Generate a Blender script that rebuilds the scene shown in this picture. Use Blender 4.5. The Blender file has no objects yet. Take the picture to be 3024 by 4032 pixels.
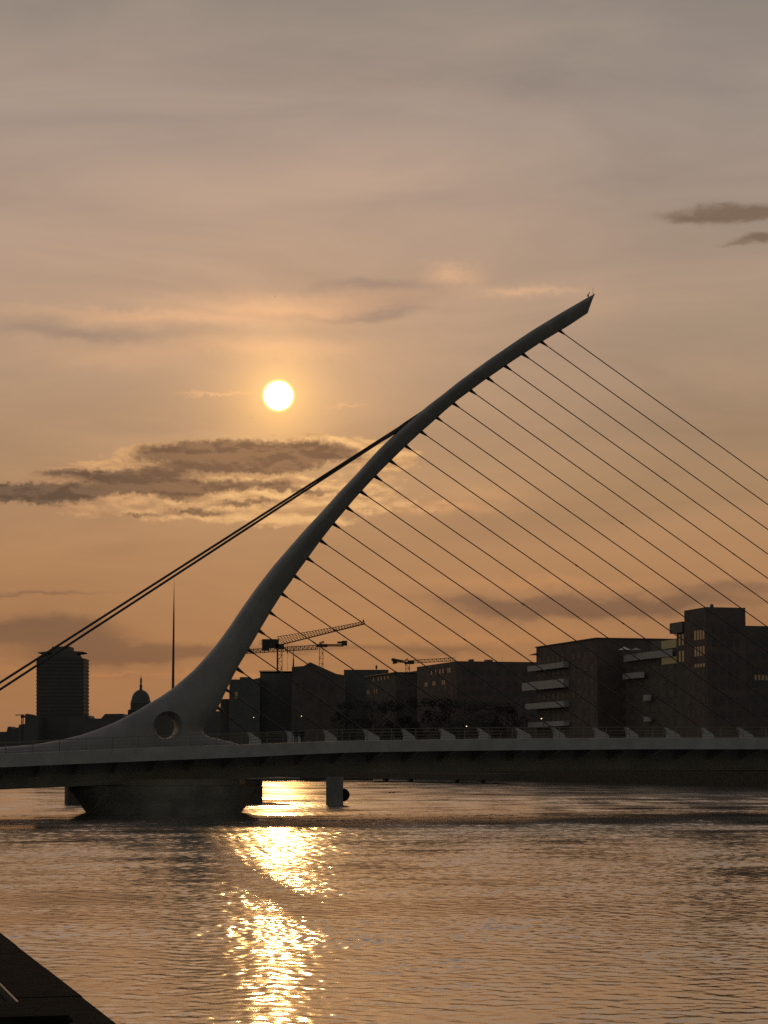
import bpy, bmesh, math, random
import numpy as np
from mathutils import Vector, Matrix

R = math.radians
random.seed(7)
SC = bpy.context.scene
COL = SC.collection

# ------------------------------------------------------------------ camera
F = 8624.0                       # focal length in photo pixels (77 mm equivalent)
CX, CY, HY = 1512.0, 2016.0, 3003.0
PITCH = math.atan((HY - CY) / F)
H = 5.0                          # eye above the water
CAM = Vector((0, 0, H))
cd = bpy.data.cameras.new('camera')
cam = bpy.data.objects.new('camera', cd)
COL.objects.link(cam)
cam.location = CAM
cam.rotation_euler = (R(90) + PITCH, 0, 0)
cd.sensor_fit = 'VERTICAL'
cd.sensor_height = 36.0
cd.sensor_width = 27.0
cd.lens = 77.0
cd.clip_start = 0.5
cd.clip_end = 20000
SC.camera = cam
CP, SP = math.cos(PITCH), math.sin(PITCH)


def ray(px, py):
    u = (px - CX) / F
    v = (CY - py) / F
    return Vector((u, CP - v * SP, SP + v * CP))


def P(px, py, Y):
    """point on the sight line of a photo pixel at ground distance Y"""
    d = ray(px, py)
    return CAM + d * (Y / d.y)


def onplane(px, py, p0, n):
    d = ray(px, py)
    return CAM + d * ((p0 - CAM).dot(n) / d.dot(n))


def azel(px, py):
    d = ray(px, py).normalized()
    return math.degrees(math.atan2(d.x, d.y)), math.degrees(math.asin(d.z))


def srgb(r, g, b):
    def c(x):
        x /= 255.0
        return x / 12.92 if x <= 0.04045 else ((x + 0.055) / 1.055) ** 2.4
    return (c(r), c(g), c(b), 1.0)


# ------------------------------------------------------------------ render / colour
SC.view_settings.view_transform = 'Standard'
SC.view_settings.look = 'None'
SC.view_settings.exposure = 0.0
SC.view_settings.gamma = 1.0
SC.cycles.max_bounces = 5
SC.cycles.glossy_bounces = 3
SC.cycles.diffuse_bounces = 2
SC.cycles.sample_clamp_indirect = 0.6
SC.cycles.blur_glossy = 1.0
SC.cycles.use_denoising = False
SC.cycles.adaptive_threshold = 0.01

SUN_AZ, SUN_EL = azel(1096, 1558)
SUND = ray(1096, 1558).normalized()


# ------------------------------------------------------------------ node helper
class NT:
    def __init__(self, tree):
        self.t = tree
        for n in list(tree.nodes):
            tree.nodes.remove(n)

    def n(self, kind, **kw):
        nd = self.t.nodes.new(kind)
        for k, v in kw.items():
            setattr(nd, k, v)
        return nd

    def put(self, sock, val):
        if isinstance(val, bpy.types.NodeSocket):
            self.t.links.new(val, sock)
        elif val is not None:
            sock.default_value = val

    def m(self, op, a, b=None, c=None, clamp=False):
        nd = self.n('ShaderNodeMath', operation=op, use_clamp=clamp)
        self.put(nd.inputs[0], a)
        self.put(nd.inputs[1], b)
        self.put(nd.inputs[2], c)
        return nd.outputs[0]

    def v(self, op, a, b=None, out=0):
        nd = self.n('ShaderNodeVectorMath', operation=op)
        self.put(nd.inputs[0], a)
        self.put(nd.inputs[1], b)
        return nd.outputs[out]

    def xyz(self, x, y, z=0.0):
        nd = self.n('ShaderNodeCombineXYZ')
        for i, q in enumerate((x, y, z)):
            self.put(nd.inputs[i], q)
        return nd.outputs[0]

    def noise(self, vec, scale=1.0, detail=4.0, rough=0.55, dist=0.0):
        nd = self.n('ShaderNodeTexNoise')
        self.put(nd.inputs['Vector'], vec)
        nd.inputs['Scale'].default_value = scale
        nd.inputs['Detail'].default_value = detail
        nd.inputs['Roughness'].default_value = rough
        nd.inputs['Distortion'].default_value = dist
        return nd.outputs

    def smooth(self, x, a, b, lo=0.0, hi=1.0):
        nd = self.n('ShaderNodeMapRange', interpolation_type='SMOOTHSTEP')
        self.put(nd.inputs[0], x)
        for i, q in zip((1, 2, 3, 4), (a, b, lo, hi)):
            self.put(nd.inputs[i], q)
        return nd.outputs[0]

    def mix(self, fac, a, b, blend='MIX'):
        nd = self.n('ShaderNodeMix', data_type='RGBA', blend_type=blend)
        self.put(nd.inputs[0], fac)
        self.put(nd.inputs[6], a)
        self.put(nd.inputs[7], b)
        return nd.outputs[2]

    def ramp(self, fac, stops):
        nd = self.n('ShaderNodeValToRGB')
        cr = nd.color_ramp
        while len(cr.elements) > 1:
            cr.elements.remove(cr.elements[-1])
        cr.elements[0].position = stops[0][0]
        cr.elements[0].color = stops[0][1]
        for p, c in stops[1:]:
            e = cr.elements.new(p)
            e.color = c
        self.put(nd.inputs[0], fac)
        return nd.outputs[0]


# ------------------------------------------------------------------ world: a veiled evening sky
W = bpy.data.worlds.new('World')
SC.world = W
W.use_nodes = True
w = NT(W.node_tree)
gen = w.n('ShaderNodeTexCoord').outputs['Generated']
sep = w.n('ShaderNodeSeparateXYZ')
w.put(sep.inputs[0], gen)
az = w.m('MULTIPLY', w.m('ARCTAN2', sep.outputs[0], sep.outputs[1]), 57.29578)
el = w.m('MULTIPLY', w.m('ARCSINE', sep.outputs[2]), 57.29578)
sky_p = w.xyz(az, el, 0.0)
warp_c = w.noise(w.xyz(w.m('MULTIPLY', az, 0.45), el, 0.0), scale=0.9, detail=5, rough=0.6)
warp = w.v('MULTIPLY', w.v('SUBTRACT', warp_c['Color'], (0.5, 0.5, 0.5)), (1.9, 1.0, 0))
wp = w.v('ADD', sky_p, warp)
warp2 = w.noise(sky_p, scale=5.0, detail=4, rough=0.6)
wp2 = w.v('ADD', wp, w.v('MULTIPLY', w.v('SUBTRACT', warp2['Color'], (0.5, 0.5, 0.5)), (0.35, 0.28, 0)))


def blobs(vec, items):
    tot = None
    for px, py, rx, ry, amp in items:
        a, e = azel(px, py)
        k = 57.29578 / F
        q = w.v('MULTIPLY', w.v('SUBTRACT', vec, (a, e, 0)), (1 / (rx * k), 1 / (ry * k), 0))
        d2 = w.v('DOT_PRODUCT', q, q, out=1)
        g = w.m('MULTIPLY', w.m('EXPONENT', w.m('MULTIPLY', d2, -1.0)), amp)
        tot = g if tot is None else w.m('ADD', tot, g)
    return tot


def elf(py):
    return (azel(1512, py)[1] + 10.0) / 100.0


grad = w.ramp(w.m('DIVIDE', w.m('ADD', el, 10.0), 100.0), [
    (0.0, srgb(118, 86, 62)),
    (elf(2985), srgb(156, 112, 77)),
    (elf(2600), srgb(165, 117, 77)),
    (elf(2250), srgb(174, 129, 90)),
    (elf(1900), srgb(176, 138, 102)),
    (elf(1500), srgb(176, 145, 118)),
    (elf(1000), srgb(178, 151, 130)),
    (elf(500), srgb(169, 149, 135)),
    (elf(0), srgb(151, 137, 126)),
    (0.45, srgb(126, 117, 109)),
    (1.0, srgb(92, 87, 84)),
])
# greyer towards the right, away from the sun
az_off = w.m('SUBTRACT', az, SUN_AZ)
greyer = w.m('MULTIPLY', w.smooth(az_off, 3.0, 13.0), w.smooth(el, 3.0, 11.0))
grad = w.mix(w.m('MULTIPLY', greyer, 0.75), grad, w.mix(1.0, grad, (0.80, 0.86, 0.90, 1), 'MULTIPLY'))
# long soft veils
veil = w.noise(w.xyz(w.m('MULTIPLY', az, 0.10), w.m('MULTIPLY', el, 0.42), 3.1), scale=1.0, detail=6, rough=0.55, dist=0.6)[0]
grad = w.mix(1.0, grad, w.ramp(veil, [(0.25, (0.83, 0.845, 0.87, 1)), (0.5, (1, 1, 1, 1)), (0.75, (1.17, 1.14, 1.10, 1))]), 'MULTIPLY')
# angle from the sun
gn = w.v('NORMALIZE', gen)
cosang = w.v('DOT_PRODUCT', gn, tuple(SUND), out=1)
ang = w.m('MULTIPLY', w.m('ARCCOSINE', w.m('MINIMUM', cosang, 0.9999999)), 57.29578)


def expo(deg):
    return w.m('EXPONENT', w.m('DIVIDE', ang, -deg))


def scaled(col, s):
    return w.v('SCALE', col) if False else w.mix(1.0, col, w.xyz(s, s, s), 'MULTIPLY')


aureole = w.v('ADD', scaled((0.85, 0.45, 0.085, 1), expo(0.8)), scaled((0.22, 0.105, 0.03, 1), expo(2.9)))
sky_clear = w.v('ADD', grad, aureole)

# soft grey-brown bands near the horizon and upper wisps
bands = blobs(wp, [
    (120, 2480, 330, 55, 1.3), (620, 2560, 420, 42, 1.1), (250, 2590, 300, 30, 0.35), (130, 2326, 330, 12, 0.6), (560, 2650, 300, 26, 0.35),
    (2120, 2395, 330, 40, 1.15), (2600, 2370, 420, 42, 1.0), (2950, 2310, 260, 26, 0.6), (1800, 2370, 190, 20, 0.5),
    (1250, 2545, 240, 22, 0.5), (1700, 2555, 300, 26, 0.6),
    (330, 1315, 430, 30, 0.5), (1500, 1235, 260, 26, 0.5), (1430, 1120, 300, 26, 0.4), (300, 1000, 500, 60, 0.2), (1050, 1230, 300, 40, 0.25), (1500, 1180, 420, 50, 0.35), (600, 1680, 500, 40, 0.3),
    (1650, 800, 700, 60, 0.25), (2300, 350, 900, 90, 0.25), (600, 250, 900, 70, 0.2),
])
band_f = w.smooth(bands, 0.05, 0.95, 0.0, 0.72)
sky1 = w.mix(band_f, sky_clear, w.mix(1.0, sky_clear, (0.45, 0.49, 0.66, 1), 'MULTIPLY'))
wisps = blobs(wp2, [
    (1790, 1075, 80, 42, 0.5), (2080, 1150, 190, 16, 0.5), (840, 1570, 110, 7, 0.8), (1330, 1592, 50, 6, 0.5), (1760, 1085, 110, 50, 0.55), (2080, 1150, 190, 26, 0.4), (1150, 1190, 420, 45, 0.5),
    (1000, 1370, 420, 40, 0.45), (350, 1400, 330, 50, 0.3), (700, 1250, 300, 40, 0.28), (380, 2640, 420, 9, 0.5), (860, 2655, 260, 10, 0.5),
    (2120, 2290, 420, 24, 0.4), (1900, 2500, 420, 20, 0.35), (1740, 2010, 200, 24, 0.95), (1900, 1950, 150, 26, 0.45), (1880, 1085, 90, 60, 0.4),
    (2330, 1210, 110, 60, 0.25), (450, 1240, 500, 18, 0.3),
])
wisps = w.m('ADD', wisps, blobs(wp, [(620, 1255, 560, 26, 0.55), (1150, 1215, 320, 26, 0.6), (1500, 1170, 250, 30, 0.35), (900, 1180, 500, 40, 0.25)]))
sky2 = w.mix(w.m('MULTIPLY', wisps, 0.68, clamp=True), sky1, w.mix(1.0, w.v('ADD', sky1, (0.02, 0.012, 0.006)), (1.55, 1.36, 1.15, 1), 'MULTIPLY'))
# the broken cumulus bank beneath the sun
def billow(vec):
    n1 = w.noise(w.v('MULTIPLY', vec, (0.38, 1.5, 0)), scale=1.3, detail=4, rough=0.55, dist=0.35)[0]
    n2 = w.noise(w.v('MULTIPLY', vec, (0.55, 1.35, 0)), scale=3.6, detail=7, rough=0.58, dist=0.3)[0]
    return w.m('ADD', w.m('MULTIPLY', w.m('SUBTRACT', n1, 0.5), 1.2), w.m('MULTIPLY', w.m('SUBTRACT', n2, 0.5), 0.85))


fine = billow(sky_p)
fine_up = billow(w.v('ADD', sky_p, (0.03, 0.13, 0)))
wp3 = w.v('ADD', w.v('ADD', sky_p, w.v('MULTIPLY', warp, (0.55, 0.45, 0))), w.v('MULTIPLY', w.v('SUBTRACT', warp2['Color'], (0.5, 0.5, 0.5)), (0.6, 0.34, 0)))
bank = blobs(wp3, [
    (40, 1945, 190, 44, 0.8), (260, 1945, 210, 50, 0.8), (420, 1860, 220, 44, 0.75), (560, 1775, 110, 24, 0.8), (650, 1840, 230, 60, 0.8),
    (760, 1935, 260, 60, 0.9), (900, 1775, 250, 48, 0.9), (1150, 1765, 260, 46, 0.95), (1330, 1750, 170, 40, 0.8), (1000, 1900, 230, 50, 0.8),
    (1150, 1980, 240, 46, 0.75), (850, 2030, 220, 30, 0.7), (520, 2020, 330, 34, 0.6), (1450, 1790, 150, 50, 0.55), (1560, 1830, 90, 60, 0.75),
    (1350, 1930, 230, 60, 0.75), (1200, 2055, 200, 28, 0.7), (1540, 1990, 220, 26, 0.6), (150, 1880, 130, 20, 0.4), (1760, 2000, 130, 20, 0.4)])
darks = blobs(wp3, [
    (20, 1940, 130, 46, 1.3), (170, 1948, 150, 34, 1.2), (290, 1950, 110, 26, 1.0), (230, 1866, 110, 22, 0.75), (390, 1886, 110, 22, 0.8),
    (520, 1926, 230, 26, 1.05), (650, 1880, 150, 34, 0.95), (750, 1925, 160, 26, 0.8), (880, 1790, 290, 54, 1.7), (1180, 1782, 230, 40, 1.5),
    (560, 1882, 150, 24, 0.8), (1030, 1842, 240, 28, 1.1), (1000, 1908, 210, 20, 0.95), (1120, 1930, 90, 14, 0.6), (940, 1980, 150, 18, 0.85), (770, 2018, 120, 18, 0.95),
    (570, 2030, 100, 10, 0.65), (1220, 1940, 80, 14, 0.65), (1330, 1935, 60, 20, 0.35), (700, 1965, 70, 14, 0.7), (640, 1790, 120, 20, 0.5)])
bank_c = w.m('MULTIPLY', w.m('SUBTRACT', 1.0, w.m('EXPONENT', w.m('MULTIPLY', bank, -1.3))), 1.15)
dens = w.m('ADD', bank_c, w.m('MULTIPLY', fine, w.smooth(bank, 0.0, 0.5, 0.3, 1.0)))
cov = w.smooth(dens, 0.30, 0.72)
dk_c = w.m('MULTIPLY', w.m('SUBTRACT', 1.0, w.m('EXPONENT', w.m('MULTIPLY', darks, -1.2))), 1.2)
dk = w.m('ADD', dk_c, w.m('MULTIPLY', w.m('ADD', fine, fine_up), 0.28))
near_sun = w.smooth(ang, 1.2, 7.5, 1.0, 0.0)
shade = w.smooth(w.m('SUBTRACT', fine, fine_up), -0.30, 0.30)
bright = w.mix(near_sun, srgb(196, 147, 107), srgb(255, 200, 132))
dimmer = w.mix(near_sun, srgb(166, 124, 91), srgb(206, 155, 105))
light_c = w.mix(shade, dimmer, bright)
core = w.mix(near_sun, srgb(88, 69, 56), srgb(120, 89, 66))
core2 = w.mix(near_sun, srgb(112, 89, 71), srgb(148, 110, 79))
dark_c = w.mix(w.smooth(w.m('ADD', fine, shade), 0.1, 0.9), core, core2)
ccol = w.mix(w.smooth(dk, 0.26, 0.86), light_c, dark_c)
sky3 = w.mix(w.m('MULTIPLY', w.m('MAXIMUM', cov, w.smooth(dk, 0.4, 0.8)), 0.90), sky2, ccol)
# ragged brown cloud scraps at the upper right
scrap = blobs(wp, [(2720, 850, 110, 20, 0.8), (2870, 836, 150, 26, 1.1), (3020, 842, 110, 24, 1.0), (2960, 950, 90, 20, 0.9), (3030, 940, 70, 20, 0.7), (2860, 966, 70, 12, 0.5)])
scrap_f = w.smooth(w.m('ADD', scrap, w.m('MULTIPLY', fine, 0.16)), 0.05, 1.25, 0.0, 0.85)
sky3 = w.mix(scrap_f, sky3, srgb(120, 97, 79))
# the sun's disc, whitened and slightly swollen by thin cloud
disc = w.smooth(ang, 0.345, 0.385, 1.0, 0.0)
ring = w.smooth(ang, 0.36, 0.47, 1.0, 0.0)
sky4 = w.v('ADD', sky3, scaled((0.55, 0.48, 0.03, 1), ring))
sky4 = w.v('ADD', sky4, scaled((6.0, 6.0, 6.0, 1), disc))
# the rest of the dome, away from the sun, follows the Nishita sky
nish = w.n('ShaderNodeTexSky', sky_type='NISHITA')
nish.sun_disc = False
nish.sun_elevation = R(SUN_EL)
nish.sun_rotation = R(SUN_AZ)
nish.air_density = 1.5
nish.dust_density = 3.0
back = w.smooth(ang, 24.0, 62.0)
nb = w.v('ADD', scaled(nish.outputs[0], 0.034), (0.066, 0.053, 0.044))
final = w.mix(back, sky4, nb)
bg = w.n('ShaderNodeBackground')
w.put(bg.inputs[0], final)
bg.inputs[1].default_value = 1.0
wo = w.n('ShaderNodeOutputWorld')
w.t.links.new(bg.outputs[0], wo.inputs[0])

# ------------------------------------------------------------------ sun lamp
sl = bpy.data.lights.new('sun', 'SUN')
sl.energy = 0.055
sl.angle = R(0.53)
sl.color = (1.0, 0.52, 0.17)
so = bpy.data.objects.new('sun', sl)
COL.objects.link(so)
so.rotation_euler = (-SUND).to_track_quat('-Z', 'Y').to_euler()
so.location = (0, 0, 120)


# ------------------------------------------------------------------ materials
def mat(name, col, rough=0.6, var=0.25, scale=0.5, metal=0.0, emit=None, estr=0.0, bump=0.0, bscale=6.0, spec=0.5):
    m_ = bpy.data.materials.new(name)
    m_.use_nodes = True
    t = NT(m_.node_tree)
    b = t.n('ShaderNodeBsdfPrincipled')
    o = t.n('ShaderNodeOutputMaterial')
    t.t.links.new(b.outputs[0], o.inputs[0])
    tc = t.n('ShaderNodeTexCoord').outputs['Object']
    nz = t.noise(tc, scale=scale, detail=5, rough=0.6)
    lo = tuple(c * (1 - var) for c in col) + (1,)
    hi = tuple(min(1, c * (1 + var)) for c in col) + (1,)
    t.put(b.inputs['Base Color'], t.ramp(nz[0], [(0.3, lo), (0.7, hi)]))
    b.inputs['Roughness'].default_value = rough
    b.inputs['Metallic'].default_value = metal
    b.inputs['Specular IOR Level'].default_value = spec
    if emit:
        b.inputs['Emission Color'].default_value = tuple(emit) + (1,)
        b.inputs['Emission Strength'].default_value = estr
    if bump:
        bp = t.n('ShaderNodeBump')
        bp.inputs['Strength'].default_value = bump
        bp.inputs['Distance'].default_value = 0.05
        t.put(bp.inputs['Height'], t.noise(tc, scale=bscale, detail=6, rough=0.65)[0])
        t.t.links.new(bp.outputs[0], b.inputs['Normal'])
    return m_


M = {
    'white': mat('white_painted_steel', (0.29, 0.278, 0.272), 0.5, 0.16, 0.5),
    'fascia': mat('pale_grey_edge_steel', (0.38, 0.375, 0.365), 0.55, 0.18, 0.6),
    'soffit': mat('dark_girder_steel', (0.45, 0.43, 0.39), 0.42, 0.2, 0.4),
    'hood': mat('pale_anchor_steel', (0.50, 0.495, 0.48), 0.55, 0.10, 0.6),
    'cable': mat('dark_stay_sheath', (0.05, 0.045, 0.045), 0.45, 0.1, 1.0),
    'rail': mat('stainless_rail', (0.16, 0.155, 0.15), 0.35, 0.1, 1.0, metal=0.9),
    'asphalt': mat('bridge_asphalt', (0.05, 0.05, 0.05), 0.85, 0.2, 1.0),
    'concrete': mat('dark_wet_concrete', (0.36, 0.34, 0.31), 0.8, 0.35, 0.4, bump=0.4),
    'timber': mat('tarred_timber', (0.10, 0.085, 0.07), 0.8, 0.3, 1.0, bump=0.4),
    'rubber': mat('black_rubber', (0.02, 0.02, 0.02), 0.6, 0.1, 1.0),
    'stone': mat('dark_quay_stone', (0.10, 0.085, 0.07), 0.9, 0.5, 1.6, bump=0.9, bscale=9.0, spec=0.1),
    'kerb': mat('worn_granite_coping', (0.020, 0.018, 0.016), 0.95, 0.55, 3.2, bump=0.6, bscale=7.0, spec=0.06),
    'brick': mat('dark_red_brick', (0.15, 0.11, 0.10), 0.85, 0.25, 0.3),
    'brick2': mat('brown_brick', (0.13, 0.11, 0.095), 0.85, 0.25, 0.3),
    'render': mat('grey_render', (0.14, 0.135, 0.13), 0.8, 0.2, 0.2),
    'cladding': mat('charcoal_cladding', (0.11, 0.11, 0.11), 0.6, 0.2, 0.4),
    'glass': mat('dark_window_glass', (0.085, 0.083, 0.08), 0.6, 0.1, 1.0),
    'balcony': mat('pale_balcony_panel', (0.45, 0.44, 0.44), 0.6, 0.1, 0.6),
    'lit': mat('painted_skyglow_glass', (0.03, 0.025, 0.02), 0.3, 0.1, 1.0, emit=(1.0, 0.62, 0.30), estr=0.045),  # weak emission stands in for sky seen in the panes; no lamps inside
    'glowpanel': mat('painted_glow_panel', (0.10, 0.09, 0.05), 0.5, 0.15, 0.6, emit=(0.9, 0.68, 0.30), estr=0.045),  # yellowish balcony glass; its weak glow is painted in, not a lamp
    'lamp': mat('lamp_glow', (0.5, 0.4, 0.3), 0.4, 0.0, 1.0, emit=(1.0, 0.72, 0.42), estr=2.2),
    'canvas': mat('white_canvas', (0.80, 0.79, 0.77), 0.7, 0.05, 1.0),
    'far': mat('far_building_stone', (0.13, 0.125, 0.12), 0.85, 0.25, 0.05),
    'copper': mat('dark_copper_dome', (0.10, 0.11, 0.10), 0.6, 0.2, 0.3),
    'spire': mat('brushed_steel_spire', (0.09, 0.09, 0.09), 0.5, 0.1, 0.1),
    'crane': mat('crane_steel', (0.055, 0.045, 0.035), 0.6, 0.2, 0.4),
    'skin': mat('skin', (0.35, 0.2, 0.14), 0.6, 0.05, 4.0),
    'coat': mat('dark_coat', (0.03, 0.03, 0.035), 0.85, 0.15, 4.0),
    'hair': mat('dark_hair', (0.02, 0.015, 0.01), 0.6, 0.2, 20.0),
    'gull': mat('gull_plumage', (0.28, 0.27, 0.26), 0.8, 0.4, 3.0),
    'leaf': mat('dark_foliage', (0.065, 0.062, 0.05), 0.9, 0.4, 0.8),
    'bark': mat('bark', (0.05, 0.04, 0.03), 0.9, 0.3, 2.0),
    'land': mat('quay_paving', (0.05, 0.045, 0.04), 0.9, 0.3, 0.2, spec=0.1),
}


# ------------------------------------------------------------------ object helpers
def link(name, me, material, parent=None):
    o = bpy.data.objects.new(name, me)
    COL.objects.link(o)
    if material is not None and not me.materials:
        me.materials.append(M[material] if isinstance(material, str) else material)
    if parent is not None:
        o.parent = parent
    return o


def tag(o, label=None, cat=None, group=None, kind=None):
    if label:
        o['label'] = label
    if cat:
        o['category'] = cat
    if group:
        o['group'] = group
    if kind:
        o['kind'] = kind
    return o


def empty(name, loc, label, cat, group=None):
    o = bpy.data.objects.new(name, None)
    COL.objects.link(o)
    o.location = loc
    return tag(o, label, cat, group)


class MB:
    """collects shapes in world coordinates and links them as one mesh"""
    def __init__(self):
        self.v, self.f = [], []

    def add(self, vs, fs):
        b = len(self.v)
        self.v += [tuple(x) for x in vs]
        self.f += [tuple(i + b for i in q) for q in fs]

    def hexa(self, c):
        self.add(c, [(0, 3, 2, 1), (4, 5, 6, 7), (0, 1, 5, 4), (1, 2, 6, 5), (2, 3, 7, 6), (3, 0, 4, 7)])

    def box(self, o, ax, ay, az_, x0, x1, y0, y1, z0, z1):
        """box in a frame with origin o and axes"""
        c = []
        for z in (z0, z1):
            for x, y in ((x0, y0), (x1, y0), (x1, y1), (x0, y1)):
                c.append(o + ax * x + ay * y + az_ * z)
        self.hexa(c)

    def bar(self, a, b, w_=0.1, h_=None, up=Vector((0, 0, 1))):
        h_ = h_ or w_
        a, b = Vector(a), Vector(b)
        d = (b - a).normalized()
        if abs(d.dot(up)) > 0.98:
            up = Vector((0, 1, 0))
        s = d.cross(up).normalized()
        u = s.cross(d).normalized()
        c = []
        for q in (a, b):
            for i, j in ((-1, -1), (1, -1), (1, 1), (-1, 1)):
                c.append(q + s * (i * w_ / 2) + u * (j * h_ / 2))
        self.hexa(c)

    def tube(self, pts, rad, n=8):
        pts = [Vector(p) for p in pts]
        rad = rad if isinstance(rad, (list, tuple)) else [rad] * len(pts)
        rings = []
        for i, p in enumerate(pts):
            d = (pts[min(i + 1, len(pts) - 1)] - pts[max(i - 1, 0)]).normalized()
            up = Vector((0, 0, 1)) if abs(d.z) < 0.95 else Vector((0, 1, 0))
            s = d.cross(up).normalized()
            u = s.cross(d).normalized()
            rings.append([p + (s * math.cos(a) + u * math.sin(a)) * rad[i] for a in [2 * math.pi * k / n for k in range(n)]])
        self.loft(rings)

    def loft(self, rings, close=True):
        n = len(rings[0])
        vs = [v for r in rings for v in r]
        fs = []
        for i in range(len(rings) - 1):
            for k in range(n):
                fs.append((i * n + k, i * n + (k + 1) % n, (i + 1) * n + (k + 1) % n, (i + 1) * n + k))
        if close:
            fs.append(tuple(reversed(range(n))))
            fs.append(tuple((len(rings) - 1) * n + k for k in range(n)))
        self.add(vs, fs)

    def lathe(self, c, prof, n=24):
        c = Vector(c)
        self.loft([[c + Vector((r * math.cos(2 * math.pi * k / n), r * math.sin(2 * math.pi * k / n), z)) for k in range(n)] for r, z in prof])

    def prism(self, pts, d):
        """polygon of world points, extruded by vector d"""
        n = len(pts)
        pts = [Vector(p) for p in pts]
        vs = pts + [p + d for p in pts]
        fs = [tuple(range(n)), tuple(reversed(range(n, 2 * n)))]
        for i in range(n):
            fs.append((i, i + n, (i + 1) % n + n, (i + 1) % n))
        self.add(vs, fs)

    def build(self, name, material, parent=None, smooth=False, origin=None, bevel=0.0):
        me = bpy.data.meshes.new(name)
        o3 = Vector(origin) if origin is not None else (parent_world(parent) if parent is not None else Vector((0, 0, 0)))
        me.from_pydata([Vector(v) - o3 for v in self.v], [], self.f)
        bm = bmesh.new()
        bm.from_mesh(me)
        bmesh.ops.recalc_face_normals(bm, faces=bm.faces)
        if bevel:
            bmesh.ops.bevel(bm, geom=[e for e in bm.edges if e.is_manifold and e.calc_face_angle(0) > 0.6], offset=bevel, segments=2, affect='EDGES', clamp_overlap=True)
        bm.to_mesh(me)
        bm.free()
        if smooth:
            for p in me.polygons:
                p.use_smooth = True
            if hasattr(me, 'set_sharp_from_angle'):
                me.set_sharp_from_angle(angle=R(40))
        o = link(name, me, material, parent)
        if parent is None:
            o.location = o3
        return o


def parent_world(p):
    v = Vector((0, 0, 0))
    while p is not None:
        v += p.location
        p = p.parent
    return v


Z = Vector((0, 0, 1))
# river frame: RD runs up the river (west), RN across it to the far bank
RA = R(-15.3)
RD = Vector((math.sin(RA), math.cos(RA), 0))
RN = Vector((math.cos(RA), -math.sin(RA), 0))


def uv(u, v, z=0.0):
    return RD * u + RN * v + Z * z


def at_v(px, v, z=0.0):
    """ground point on the line at lateral distance v seen at photo column px"""
    k = (px - CX) / F / CP
    # X = k' * Y at the horizon row
    d = ray(px, HY)
    k = d.x / d.y
    Y = v / (RN.x * k + RN.y)
    return Vector((k * Y, Y, z))


def zat(py, Y):
    """height seen at row py at ground distance Y (central column)"""
    return P(CX, py, Y).z


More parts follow.
